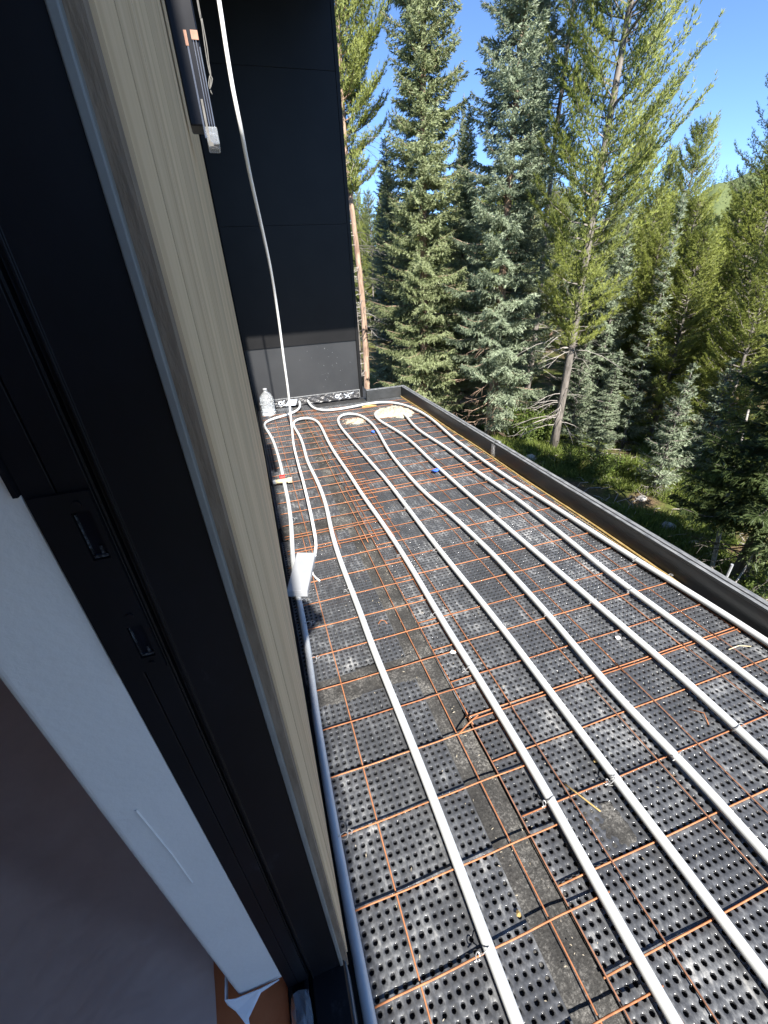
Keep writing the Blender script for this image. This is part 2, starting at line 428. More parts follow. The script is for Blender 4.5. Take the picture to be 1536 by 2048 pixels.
b = MB(); b.box(-0.012, -0.0025, 0.0045, 0.0215, 0.085, ZR - 0.02); b.build('edge_strip', M['brown'], siding)
b = MB(); b.box(-0.06, -0.0202, 0.032, 2.81, 0.086, ZR - 0.021); b.build('backing', M['slab'], siding)

# --- house core behind the siding, base flashing and dark rear strip
core = empty('house_wall', (-0.13, 2.5, 0), 'black lower wall strip running along the deck below the timber siding', 'wall')
b = MB(); b.box(-0.098 + 0.13, -0.044 + 0.13, YJ - 2.5 + 0.03, YE - 2.5, -0.3, 0.083); b.build('base_flashing', M['panel'], core, bev=0.002)
b = MB(); b.box(-0.098 + 0.13, -0.046 + 0.13, 3.104 - 2.5, YE - 2.5 - 0.002, 0.0855, ZR - 0.02); b.build('dark_corner_board', M['matte_black'], core)
b = MB(); b.box(-0.042 + 0.13, -0.030 + 0.13, 2.45 - 2.5, YE - 2.505, 0.002, 0.060); b.build('kickout_strip', M['black'], core)

# --- interior wall with its white drywall end
iw = empty('drywall_wall', (-0.19, YJ, 0), 'white drywall end with rounded edge beside the black door frame', 'wall')
b = MB()
pts = []
for k in range(7):
    w = math.pi + k * (math.pi / 2) / 6
    pts.append((-0.230 + 0.010 + 0.010 * math.cos(w), YJ + 0.010 + 0.010 * math.sin(w)))
pts += [(-0.1535, YJ), (-0.1535, 5.2), (-0.230, 5.2)]
b.prism([(x + 0.19, y - YJ) for x, y in pts], 0.192, 3.0); b.build('drywall', M['drywall'], iw, smooth=False)
b = MB(); b.tube([(-0.198 + 0.19, -0.0006, 0.80), (-0.1925 + 0.19, -0.0006, 0.70), (-0.191 + 0.19, -0.0006, 0.62)], 0.0012, 5); b.build('plaster_ridge', M['drywall'], iw)

# --- black door frame in plan profile, with lock keepers
fr = empty('door_frame', (-0.10, YJ, 0), 'tall black metal sliding door frame with two lock slots', 'door frame')
prof = [(-0.1530, 0.0), (-0.1350, 0.0), (-0.1350, 0.0025), (-0.1340, 0.0025), (-0.1340, 0.0), (-0.1150, 0.0), (-0.1150, 0.0035), (-0.1135, 0.0035), (-0.1135, 0.010), (-0.1065, 0.010),
        (-0.1065, -0.003), (-0.1045, -0.003), (-0.1045, -0.001), (-0.0545, -0.001), (-0.0545, 0.16), (-0.1530, 0.16)]
b = MB(); b.prism([(x + 0.10, y) for x, y in prof], 0.126, 3.0); b.build('jamb', M['black'], fr, bev=0.0006)
b = MB(); b.box(-0.0543 + 0.10, -0.0488 + 0.10, -0.0035, 0.05, 0.126, 3.0); b.build('grey_trim', M['trim'], fr, bev=0.001)
b = MB()
def slot_plate(b, z0, z1, slots, x0, x1):
    zs = [z0] + [q for s in slots for q in s] + [z1]
    for i in range(0, len(zs) - 1):
        if i % 2 == 0: b.box(x0, x1, -0.0042, -0.0002, zs[i], zs[i + 1])
    for s in slots:
        b.box(x0, -0.1305 + 0.10, -0.0042, -0.0002, s[0], s[1]); b.box(-0.1195 + 0.10, x1, -0.0042, -0.0002, s[0], s[1])
slot_plate(b, 0.985, 1.150, [(1.000, 1.034), (1.098, 1.136)], -0.1500 + 0.10, -0.1155 + 0.10)
b.build('keeper_plate', M['black'], fr)
for z0, z1 in ((1.000, 1.034), (1.098, 1.136)):
    s = MB(); s.box(-0.1302 + 0.10, -0.1198 + 0.10, -0.0012, -0.0003, z0 + 0.0004, z1 - 0.0004); so = s.build('lock_slot', M['gloss_black'], fr)
    s = MB(); s.box(-0.1295 + 0.10, -0.1205 + 0.10, -0.0030, -0.0013, z0 + 0.001, z0 + 0.0032); s.box(-0.1240 + 0.10, -0.1222 + 0.10, -0.0028, -0.0013, z0 + 0.0036, z0 + 0.010)
    s.box(-0.1297 + 0.10, -0.1288 + 0.10, -0.0030, -0.0013, z0 + 0.004, z1 - 0.002)
    s.build('keeper_lip', M['scuffed'], so)
for z0 in (0.993, 1.045, 1.142):
    s = MB(); s.lathe([(0.0026, -0.0058), (0.0026, -0.0043)], 10, Matrix.Rotation(R_(-90), 4, 'X') @ Matrix.Identity(4)); 
    for i, v in enumerate(s.v): s.v[i] = (v[0] - 0.1245 + 0.10, -0.0042 - abs(abs(v[1]) - 0.0043), v[2] + z0)
    s.build('screw', M['black'], fr)
b = MB(); b.box(-0.1560 + 0.10, -0.1532 + 0.10, -0.004, 0.02, 1.152, 3.0); b.build('inner_stop', M['black'], fr)

# --- sill
sl = empty('door_sill', (-0.10, -1.3, 0), 'black metal door sill running along the deck edge', 'door sill')
b = MB()
sp = [(-0.153, -0.10), (-0.046, -0.10), (-0.046, 0.118), (-0.049, 0.1235), (-0.108, 0.1235), (-0.108, 0.098), (-0.116, 0.098), (-0.116, 0.1235), (-0.124, 0.1235), (-0.124, 0.095), (-0.146, 0.095), (-0.146, 0.1235), (-0.153, 0.1235)]
n = len(sp)
V = [(x + 0.10, YJ + 0.02 + 1.3, z) for x, z in sp] + [(x + 0.10, -4.2, z) for x, z in sp]
b.add(V, [tuple(range(n)), tuple(range(2 * n - 1, n - 1, -1))] + [(i, n + i, n + (i + 1) % n, (i + 1) % n) for i in range(n)])
b.build('track', M['black'], sl)
b = MB(); b.box(-0.0455 + 0.10, -0.0435 + 0.10, -4.2, YJ + 1.3 + 0.005, -0.05, 0.112); b.build('edge_trim', M['cap'], sl)

# --- rest of the house around the door opening (mostly out of frame, keeps the room dark)
hs = empty('house_body', (-4, 0, 0), 'dark room inside the house behind the white drywall end', 'house')
b = MB(); b.box(-0.23 + 4, -0.05 + 4, -6, -5.6, 0.125, ZR); b.build('side_wall', M['drywall'], hs)
b = MB(); b.box(-0.23 + 4, -0.05 + 4, -5.598, YJ - 0.002, 2.75, ZR); b.build('header', M['drywall'], hs)
b = MB(); b.box(-7.2 + 4, -7 + 4, -6, 5.4, 0.02, 3.1); b.box(-7 + 4, -0.235 + 4, 5.2, 5.4, 0.02, 3.1); b.box(-7 + 4, -0.235 + 4, -6.2, -6, 0.02, 3.1); b.build('room_wall', M['inner'], hs)
b = MB(); b.box(-7.2 + 4, -0.235 + 4, -6.2, 5.4, 3.102, 3.2); b.build('ceiling_board', M['inner'], hs)
b = MB(); b.box(-7.2 + 4, -0.156 + 4, -6.2, 5.4, -0.3, 0.110); b.build('floor_base', M['orange'], hs)

# --- protective floor covering with wrinkles, stopping short of the jamb
nx, ny = 130, 110
gx = -0.285 - 4.2 * (np.linspace(1, 0, nx) ** 1.6); gy = np.concatenate([np.linspace(-1.2, 1.2, 80), np.linspace(1.25, 4.5, 30)])
xx, yy = np.meshgrid(gx, gy, indexing='ij')
zz = 0.118 + 0.006 * np.sin(xx * 7 + yy * 3.1 + np.sin(yy * 2.3)) * np.cos(yy * 2.2 - xx * 1.3) + 0.004 * np.sin(xx * 19 + yy * 8) + 0.007
for fx, fa, fw_, fh in ((0.55, 0.9, 0.016, 0.016), (0.72, 0.55, 0.022, 0.018), (0.42, 1.5, 0.012, 0.010), (1.0, 0.3, 0.03, 0.022), (0.85, 1.8, 0.02, 0.014)):
    zz = zz + 0.6 * fh * np.exp(-((xx + fx + (yy - 0.45) * fa) / (fw_ * 4.5)) ** 2)
V = np.stack([xx, yy, zz], -1).reshape(-1, 3); V[:, 0] += 0.012 * np.sin(V[:, 1] * 9) * (V[:, 0] > -0.30)
i, j = np.meshgrid(np.arange(nx - 1), np.arange(ny - 1), indexing='ij'); a = (i * ny + j).ravel()
o = np_mesh('drop_cloth', V, [np.stack([a, a + ny, a + ny + 1, a + 1], -1)], M['cloth'], smooth=True)
tag(o, 'brownish grey protective sheet lying on the room floor', 'drop cloth')
def paper(name, pts, z, label, curl=0.0):
    c = np.mean(np.array(pts), 0); b = MB(); n = len(pts)
    V = [(x, y, z + curl * ((x - c[0]) ** 2 + (y - c[1]) ** 2) * 40) for x, y in pts]
    V2 = [(x, y, q - 0.0012) for x, y, q in V]
    b.add(V + V2 + [(c[0], c[1], z)], [(2 * n, k, (k + 1) % n) for k in range(n)] + [tuple(range(2 * n - 1, n - 1, -1))] + [(k, n + k, n + (k + 1) % n, (k + 1) % n) for k in range(n)])
    return tag(b.build(name, M['paper'], None), label, 'paper')
paper('paper_scrap', [(-0.325, 0.205), (-0.165, 0.205), (-0.165, 0.236), (-0.215, 0.232), (-0.262, 0.245), (-0.325, 0.240)], 0.1215, 'white paper strip below the orange patch at the foot of the drywall')
b = MB(); pv = [(-0.2440, YJ + 0.03, 0.215), (-0.2440, YJ - 0.003, 0.213), (-0.2300, YJ - 0.0045, 0.205), (-0.190, YJ - 0.0045, 0.200), (-0.157, YJ - 0.0035, 0.201), (-0.157, YJ - 0.0035, 0.1985), (-0.190, YJ - 0.006, 0.189), (-0.2190, YJ - 0.02, 0.150), (-0.2215, YJ - 0.03, 0.121), (-0.228, YJ - 0.02, 0.15), (-0.236, YJ - 0.01, 0.172), (-0.2455, YJ - 0.003, 0.186), (-0.2460, YJ + 0.03, 0.186)]
b.add(pv, [(0, 1, 11, 12), (1, 2, 10, 11), (2, 3, 6, 7, 8, 9, 10), (3, 4, 5, 6)])
o = b.build('torn_paper', M['paper']); sm = o.modifiers.new('solid', 'SOLIDIFY'); sm.thickness = 0.0012
tag(o, 'torn white paper flap at the bottom of the drywall end', 'paper')
# crumpled film stuffed into the sill track
b = MB(); seg = []
for k in range(9):
    for q in range(5):
        seg.append((-0.150 + q * 0.009 + random.uniform(-0.003, 0.003), YJ - 0.012 - k * 0.018 + random.uniform(-0.004, 0.004), 0.1245 + random.uniform(0.002, 0.016) * (1 if 0 < q < 4 else 0.4)))
b.add(seg, [(k * 5 + q, k * 5 + q + 1, k * 5 + q + 6, k * 5 + q + 5) for k in range(8) for q in range(4)])
tag(b.build('plastic_film', M['wrap'], None), 'crumpled grey plastic film lying in the black door track', 'plastic film')

# --- dark end wall: metal panels, corner trim, film strip and opening at its foot
ew = empty('panel_wall', (0.6, YE, 0), 'tall black metal panel wall closing the far end of the deck', 'wall')
ox, oy = 0.6, YE
seams = [0.648, 1.74, 2.845, ZR]
b = MB(); b.box(-0.22 - ox, 1.185 - ox, 0.016, 0.10, -0.3, ZR); b.build('wall_core', M['slab'], ew)
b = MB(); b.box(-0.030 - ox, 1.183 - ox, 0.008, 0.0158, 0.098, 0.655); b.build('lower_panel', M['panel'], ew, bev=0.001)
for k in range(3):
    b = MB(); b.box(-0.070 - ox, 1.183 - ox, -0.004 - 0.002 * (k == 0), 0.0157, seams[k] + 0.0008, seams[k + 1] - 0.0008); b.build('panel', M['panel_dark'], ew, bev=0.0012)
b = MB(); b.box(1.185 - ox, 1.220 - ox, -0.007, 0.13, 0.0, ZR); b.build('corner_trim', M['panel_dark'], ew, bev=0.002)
b = MB(); b.box(0.16 - ox, 1.1845 - ox, -0.002, 0.012, 0.0885, 0.0975); b.box(1.176 - ox, 1.1845 - ox, -0.002, 0.012, 0.0, 0.088); b.build('bottom_channel', M['cap'], ew)
nx, nz = 60, 8
V = []; 
for a_ in range(nx):
    for c_ in range(nz):
        x = 0.0 + 1.17 * a_ / (nx - 1); z = 0.002 + 0.085 * c_ / (nz - 1)
        V.append((x - ox, 0.004 + 0.005 * math.sin(x * 55 + z * 60) * math.sin(z * 50) + random.uniform(-0.0012, 0.0012) - 0.012 * (1 - c_ / (nz - 1)) , z))
b = MB(); b.add(V, [(p * nz + q, (p + 1) * nz + q, (p + 1) * nz + q + 1, p * nz + q + 1) for p in range(nx - 1) for q in range(nz - 1)])
fs = b.build('film_strip', M['film'], ew)
# pale stickers on the film: ring with a tail, and two crossing strokes
def ring_mark(b, cx, cz, r, w):
    n = 14
    V = []
    for k in range(n):
        t = 2 * math.pi * k / n
        V += [(cx + r * math.cos(t), -0.018, cz + r * math.sin(t) * 0.85), (cx + (r - w) * math.cos(t), -0.018, cz + (r - w) * math.sin(t) * 0.85)]
    b.add(V, [(2 * k, 2 * ((k + 1) % n), 2 * ((k + 1) % n) + 1, 2 * k + 1) for k in range(n)])
def stroke(b, x0, z0, x1, z1, w):
    d = Vector((x1 - x0, 0, z1 - z0)).normalized(); q = Vector((-d.z, 0, d.x)) * w / 2
    p, e = Vector((x0, -0.0182, z0)), Vector((x1, -0.0182, z1))
    b.add([p - q, e - q, e + q, p + q], [(0, 1, 2, 3)])
for cx in (0.90, 0.235):
    b = MB(); ring_mark(b, cx - ox, 0.050, 0.026, 0.012); stroke(b, cx + 0.022 - ox, 0.024, cx + 0.050 - ox, 0.024, 0.010); stroke(b, cx + 0.010 - ox, 0.045, cx + 0.050 - ox, 0.078, 0.010)
    o = b.build('printed_mark', M['sticker'], ew); sm = o.modifiers.new('solid', 'SOLIDIFY'); sm.thickness = 0.001
b = MB(); stroke(b, 0.985 - ox, 0.068, 1.055 - ox, 0.022, 0.010); stroke(b, 1.035 - ox, 0.060, 1.10 - ox, 0.072, 0.010); stroke(b, 1.00 - ox, 0.022, 1.05 - ox, 0.066, 0.008)
o = b.build('printed_mark', M['sticker'], ew); sm = o.modifiers.new('solid', 'SOLIDIFY'); sm.thickness = 0.001
b = MB(); b.add([(0.285 - ox, -0.0185, 0.012), (0.40 - ox, -0.0185, 0.008), (0.43 - ox, -0.0185, 0.070), (0.33 - ox, -0.0185, 0.078)], [(0, 1, 2, 3)])
o = b.build('pale_sticker', M['sticker'], ew); sm = o.modifiers.new('solid', 'SOLIDIFY'); sm.thickness = 0.001
b = MB()
for k in range(26):                                   # paint spatter
    x = random.gauss(0.82, 0.12); z = min(0.62, max(0.12, random.gauss(0.42, 0.12))); r = random.uniform(0.0010, 0.0026) * (1.5 if random.random() < 0.2 else 1)
    b.add([(x - ox + r * math.cos(t), 0.0072, z + 1.3 * r * math.sin(t)) for t in (0, 1.05, 2.1, 3.14, 4.2, 5.25)], [(0, 1, 2, 3, 4, 5)])
o = b.build('paint_spatter', M['white'], ew); o['kind'] = 'stuff'

# --- unseen roof overhang, its edges set so its shadow falls on the end wall
rf = MB(); rf.box(-8.0, 1.26, 1.98, 7.5, ZR + 0.002, ZR + 0.24); rf.box(-8.0, -0.022, -6.3, 1.978, ZR + 0.002, ZR + 0.24)
tag(rf.build('unseen_roof', M['black'], None, bev=0.01), 'unseen dark flat roof overhang added to shade the far end wall of the deck', 'roof')

# --- parapet round the deck
pp = empty('deck_parapet', (1.675, 1.8, 0), 'low black metal parapet along the outer deck edge with a flat cap', 'parapet')
px, py = 1.675, 1.8
def parapet_run(y0, y1):
    b = MB()
    pr = [(1.652, -0.02), (1.652, 0.104), (1.648, 0.108), (1.648, 0.114), (1.668, 0.1165), (1.668, 0.1125), (1.672, 0.1125), (1.672, 0.1175), (1.696, 0.1185), (1.6985, 0.1165), (1.6985, -0.35), (1.66, -0.35)]
    n = len(pr)
    b.add([(x - px, y0 - py, z) for x, z in pr] + [(x - px, y1 - py, z) for x, z in pr], [tuple(range(n)), tuple(range(2 * n - 1, n - 1, -1))] + [(i, n + i, n + (i + 1) % n, (i + 1) % n) for i in range(n)])
    o = b.build('parapet_section', M['parapet'], pp, bev=0.001)
    c = MB(); c.box(1.6495 - px, 1.6675 - px, y0 + 0.001 - py, y1 - 0.001 - py, 0.1175, 0.1190); c.box(1.6735 - px, 1.6965 - px, y0 + 0.001 - py, y1 - 0.001 - py, 0.1192, 0.1207)
    c.build('cap_strip', M['cap'], o)
parapet_run(-1.6, 2.628); parapet_run(2.640, 4.755)
b = MB(); b.box(1.222 - px, 1.6985 - px, 4.757 - py, 4.80 - py, -0.35, 0.112); b.build('end_section', M['parapet'], pp, bev=0.002)
b = MB(); b.box(1.222 - px, 1.700 - px, 4.753 - py, 4.803 - py, 0.1125, 0.117); b.build('end_cap', M['cap'], pp)
b = MB(); b.box(1.6465 - px, 1.6515 - px, 2.612 - py, 2.660 - py, 0.012, 0.104); b.box(1.6445 - px, 1.6464 - px, 2.628 - py, 2.644 - py, 0.03, 0.09); b.box(1.675 - px, 1.699 - px, 2.612 - py, 2.656 - py, 0.1212, 0.1262)
b.build('splice_clip', M['silver'], pp)
b = MB(); P = [(1.640 - px + 0.004 * math.sin(y * 5), y - py, 0.006) for y in np.linspace(1.0, 4.74, 60)]
b.tube(P, [0.0045 + 0.002 * abs(math.sin(k * 1.7)) for k in range(60)], 6); b.build('foam_bead', M['yellow'], pp)
b = MB(); b.box(1.626 - px, 1.630 - px, 1.1 - py, 4.70 - py, -0.004, 0.003); b.build('yellow_edging', M['yellow'], pp)

# ================================================================== DECK
b = MB(); b.box(-0.044, 1.652, -1.6, 4.93, -0.30, -0.0125)
tag(b.build('deck_slab', M['slab']), kind='structure')
b = MB(); b.box(-0.3, 1.69, -1.6, 7.0, -2.75, -0.305)
tag(b.build('deck_base', M['slab']), kind='structure')

S = 0.02
def dimple_sheet(name, x0, x1, y0, y1, label, rag=0.0, zoff=0.0):
    nx, ny = int(round((x1 - x0) / S)), int(round((y1 - y0) / S))
    def wave(x, y): return zoff + 0.0016 * np.sin(x * 9 + 1.1 * np.sin(y * 3)) * np.sin(y * 5.3 + x * 2) + 0.0008 * np.sin(x * 23 + y * 17)
    Vs, polys, mids, off = [], [], [], 0
    cx, cy = np.meshgrid(x0 + (np.arange(nx) + 0.5) * S, y0 + (np.arange(ny) + 0.5) * S, indexing='ij')
    cx, cy = cx.ravel(), cy.ravel()
    for near in (True, False):
        k = (cy < 1.72) if near else (cy >= 1.72)
        if not k.any(): continue
        X, Y = cx[k], cy[k]; N = len(X)
        n = 8 if near else 4
        ang = (np.arange(n) + 0.5) * 2 * np.pi / n if near else np.arange(4) * np.pi / 2 + np.pi / 4
        r1 = np.clip(0.0052 + rng.normal(0, 0.00035, N), 0.0045, 0.0070) if near else np.full(N, 0.0062)
        r2 = r1 * 0.86; r0 = r1 * 1.16
        dep = 0.0095 + rng.normal(0, 0.0006, N)
        corner = np.array([(-1, -1), (1, -1), (1, 1), (-1, 1)]) * S / 2
        cV = np.stack([X[:, None] + corner[:, 0], Y[:, None] + corner[:, 1]], -1)
        tV = np.stack([X[:, None] + r1[:, None] * np.cos(ang), Y[:, None] + r1[:, None] * np.sin(ang)], -1)
        bV = np.stack([X[:, None] + r2[:, None] * np.cos(ang), Y[:, None] + r2[:, None] * np.sin(ang)], -1)
        rV = np.stack([X[:, None] + r0[:, None] * np.cos(ang), Y[:, None] + r0[:, None] * np.sin(ang)], -1)
        rz = wave(rV[..., 0], rV[..., 1])
        cz = wave(cV[..., 0], cV[..., 1]); tz = wave(tV[..., 0], tV[..., 1]) - 0.0011; bz = wave(bV[..., 0], bV[..., 1]) - dep[:, None]
        V = np.concatenate([np.concatenate([cV, cz[..., None]], -1), np.concatenate([tV, tz[..., None]], -1), np.concatenate([bV, bz[..., None]], -1), np.concatenate([rV, rz[..., None]], -1)], 1)
        m = 4 + 3 * n; ro = 4 + 2 * n
        base = off + np.arange(N)[:, None] * m
        q, t = [], []
        if near:
            # corners: c0 (-,-) between ring idx 4,5 ; ring angles 22.5+45k
            cr = {0: (4, 5), 1: (6, 7), 2: (0, 1), 3: (2, 3)}
            for c, (a1, a2) in cr.items(): t.append((c, ro + a2, ro + a1))
            for c, c2 in ((0, 1), (1, 2), (2, 3), (3, 0)): q.append((c, c2, ro + cr[c2][0], ro + cr[c][1]))
        else:
            rc = {0: 2, 1: 3, 2: 0, 3: 1}
            for c, c2 in ((0, 1), (1, 2), (2, 3), (3, 0)): q.append((c, c2, ro + rc[c2], ro + rc[c]))
        for a1 in range(n):
            a2 = (a1 + 1) % n
            q.append((ro + a1, ro + a2, 4 + a2, 4 + a1)); q.append((4 + a1, 4 + a2, 4 + n + a2, 4 + n + a1))
        for f in q: polys.append(base + np.array(f)[None]); mids.append(np.full(N, 0 if min(f) < 4 else (2 if max(f) >= ro else 1), np.int32))
        for f in t: polys.append(base + np.array(f)[None]); mids.append(np.zeros(N, np.int32))
        polys.append(base + np.arange(4 + n, 4 + 2 * n)[None]); mids.append(np.ones(N, np.int32))
        Vs.append(V.reshape(-1, 3)); off += N * m
    V = np.concatenate(Vs)
    root = empty(name, ((x0 + x1) / 2, (y0 + y1) / 2, 0), label, 'drainage mat', 'black dimpled drainage mats laid on the deck')
    V[:, 0] -= (x0 + x1) / 2; V[:, 1] -= (y0 + y1) / 2
    o = np_mesh('dimpled_sheet', V, polys, [M['mat'], M['cup'], M['rim']], root); o.data.polygons.foreach_set('material_index', np.concatenate(mids)); o['kind'] = 'stuff'
    e = MB(); e.box(x0 - (x0 + x1) / 2, x1 - (x0 + x1) / 2, y0 - (y0 + y1) / 2, y1 - (y0 + y1) / 2, -0.0118, -0.0105)
    return root
dimple_sheet('drainage_mat', -0.03, 0.35, -1.10, 0.94, 'black dimpled mat beside the house wall, nearest the door sill')
dimple_sheet('drainage_mat', -0.03, 0.35, 1.04, 2.02, 'black dimpled mat between the two grey fabric cross strips by the wall')
dimple_sheet('drainage_mat', -0.03, 0.35, 2.18, 4.90, 'black dimpled mat by the wall reaching the far panel wall')
dimple_sheet('drainage_mat', 0.452, 0.612, -1.10, 4.90, 'narrow black dimpled mat to the right of the long grey fabric strip')
dimple_sheet('drainage_mat', 0.606, 1.646, -1.10, 3.26, 'wide black dimpled mat under the outer tubes along the parapet', zoff=0.0022)
dimple_sheet('drainage_mat', 0.612, 1.646, 3.264, 4.72, 'black dimpled mat at the far parapet corner under the mortar lumps')

def felt(name, x0, x1, y0, y1, z, label, amp=0.003, nx=12, ny=60, rag=0.006):
    gx = np.linspace(x0, x1, nx); gy = np.linspace(y0, y1, ny)
    xx, yy = np.meshgrid(gx, gy, indexing='ij')
    zz = z + amp * (np.sin(xx * 31 + 2 * np.sin(yy * 7)) * np.sin(yy * 13) + 0.7 * np.sin(yy * 41 + xx * 19)) * 0.5 + rng.normal(0, amp * 0.12, xx.shape)
    xx = xx.copy(); yy = yy.copy()
    xx[0] += rng.normal(0, rag, ny) * 0.5; xx[-1] += rng.normal(0, rag, ny) * 0.5
    yy[:, 0] += rng.normal(0, rag, nx) * 0.6; yy[:, -1] += rng.normal(0, rag, nx) * 0.6
    V = np.stack([xx, yy, zz], -1).reshape(-1, 3)
    i, j = np.meshgrid(np.arange(nx - 1), np.arange(ny - 1), indexing='ij'); a = (i * ny + j).ravel()
    o = np_mesh(name, V, [np.stack([a, a + ny, a + ny + 1, a + 1], -1)], M['felt'], smooth=True)
    s = o.modifiers.new('solid', 'SOLIDIFY'); s.thickness = 0.0015
    return tag(o, label, 'fabric strip', 'grey filter fabric strips between the mats')
felt('fabric_strip', 0.338, 0.462, -1.1, 4.88, -0.0075, 'long dusty grey fabric strip running down the deck between mats', 0.004, 10, 260, 0.004)
felt('fabric_strip', -0.03, 0.37, 0.935, 1.05, -0.0015, 'short grey fabric strip with pale torn edge crossing by the wall', 0.004, 50, 16, 0.006)
felt('fabric_strip', -0.02, 0.40, 2.02, 2.19, 0.0005, 'wrinkled grey fabric strip crossing near the white cable loop', 0.010, 50, 24, 0.008)
felt('fabric_strip', 0.612, 0.70, 0.30, 0.40, 0.003, 'small grey fabric patch under a split mat edge near the middle tubes', 0.003, 12, 12, 0.004)

# ---- welded wire mesh, bar by bar
def mesh_sheet(name, longs, crosses, lx, cy, label, zc=0.0100, zl=0.0050, raise_=None, matl='rust', matc='rust', wob=0.003):
    cx0, cy0 = (lx[0] + lx[1]) / 2, (cy[0] + cy[1]) / 2
    root = empty(name, (cx0, cy0, 0), label, 'wire mesh', 'rusty welded wire mesh sheets on the deck')
    def hz(x, y): return raise_(x, y) if raise_ else 0.0
    for x in longs:
        b = MB(); w = random.uniform(-wob, wob); N = 26
        P = [(x + w * math.sin(3 * t) + 0.0008 * math.sin(23 * t) - cx0, y - cy0, zl + hz(x, y)) for t, y in [(q / (N - 1), cy[0] + (cy[1] - cy[0]) * q / (N - 1)) for q in range(N)]]
        b.tube(P, 0.0019, 6); b.build('bar', M[matl], root, smooth=True)
    for y in crosses:
        b = MB(); w = random.uniform(-wob, wob); N = 14; ex = random.uniform(-0.006, 0.006)
        P = [(x - cx0 + ex, y + w * math.sin(2.5 * t) + 0.0006 * math.sin(19 * t) - cy0, zc + hz(x, y)) for t, x in [(q / (N - 1), lx[0] + (lx[1] - lx[0]) * q / (N - 1)) for q in range(N)]]
        b.tube(P, 0.0021, 6); b.build('bar', M[matc], root, smooth=True)
    return root
def lift(x, y): return 0.009 * math.exp(-((x - 0.40) / 0.20) ** 2) * math.exp(-((y - 0.05) / 0.5) ** 2)
mesh_sheet('wire_mesh', [0.091, 0.243, 0.396, 0.542], [0.24 + 0.1515 * k for k in range(-8, 13)], (-0.012, 0.548), (-1.0, 2.10), 'near wire mesh sheet against the house wall', raise_=lift)
mesh_sheet('wire_mesh', [0.452, 0.604, 0.752, 0.900, 1.048, 1.194, 1.342, 1.492, 1.608], [0.135 + 0.1505 * k for k in range(-7, 5)], (0.450, 1.622), (-0.95, 0.752), 'near wire mesh sheet under the outer tubes', zc=0.0070, zl=0.0115, matl='rust_dark')
mesh_sheet('wire_mesh', [0.458, 0.608, 0.755, 0.905, 1.052, 1.198, 1.338, 1.490, 1.600], [0.722 + 0.1525 * k for k in range(0, 13)], (0.453, 1.625), (0.71, 2.60), 'middle wire mesh sheet below the parapet splice', zc=0.0095, zl=0.0045)
mesh_sheet('wire_mesh', [0.121, 0.272, 0.424, 0.482, 0.576], [1.876 + 0.1515 * k for k in range(0, 19)], (-0.006, 0.62), (1.84, 4.66), 'far wire mesh sheet along the wall with dense overlapping bars', zc=0.0115, zl=0.0065, matl='rust')
mesh_sheet('wire_mesh', [0.56, 0.64, 0.79, 0.94, 1.09, 1.24, 1.39, 1.54], [2.44 + 0.152 * k for k in range(0, 15)], (0.53, 1.63), (2.40, 4.62), 'far wire mesh sheet reaching the parapet corner', zc=0.0105, zl=0.0055, matl='rust_dark')

# ---- heating tubes
TZ = 0.0262
def heating_tube(pts, label, ties=()):
    c = pts[len(pts) // 2]
    root = empty('heating_tube', (c[0], c[1], 0), label, 'heating tube', 'white heating tubes looped across the deck')
    P3 = [(p[0] - c[0], p[1] - c[1], (p[2] if len(p) > 2 else TZ)) for p in pts]
    b = MB(); b.tube(relax(spline(P3, 0.03), 7, 6), 0.0125, 14); b.build('tube', M['pex'], root, smooth=True)
    for (x, y, rot) in ties:
        t = MB(); x -= c[0]; y -= c[1]
        t.tube([(x + 0.0146 * math.cos(w), y + 0.003 * math.sin(2 * w), TZ + 0.0146 * math.sin(w)) for w in np.linspace(0, 2 * math.pi, 13)], 0.0011, 5)
        s = -1 if rot < 0 else 1
        lp = [(x + s * 0.014, y, TZ - 0.004)] + [(x + s * (0.021 + 0.0055 * math.cos(w + 2.6)), y + 0.0065 * math.sin(w) + rot * 0.002, TZ + 0.0015 + 0.006 * math.sin(w * 0.5)) for w in np.linspace(0, 5.6, 11)] + [(x + s * 0.030, y + 0.006 * rot, TZ + 0.001)]
        t.tube(lp, 0.0012, 5); t.build('wire_tie', M['tie'], root)
    return root
Y0 = -1.15
heating_tube([(-0.018, Y0), (-0.019, 0.1), (-0.021, 0.30), (-0.0225, 0.50), (-0.0195, 0.71), (-0.016, 0.86), (-0.010, 0.99), (-0.002, 1.12), (0.004, 1.25), (0.003, 1.39), (0.004, 1.55), (0.009, 1.75), (0.022, 1.90), (0.045, 2.15), (0.060, 2.45), (0.064, 2.81), (0.069, 3.13), (0.055, 3.75), (0.012, 4.13), (-0.006, 4.23), (0.000, 4.34), (0.045, 4.415), (0.187, 4.455), (0.322, 4.515), (0.415, 4.63), (0.445, 4.76, 0.035), (0.45, 4.935, 0.045)],
             'white tube lying against the house wall and bending behind the bottle', [(-0.006, 0.535, 1), (0.010, 1.124, 1), (0.020, 1.315, 1), (0.020, 1.46, 1), (0.058, 2.21, 1), (0.066, 2.80, 1)])
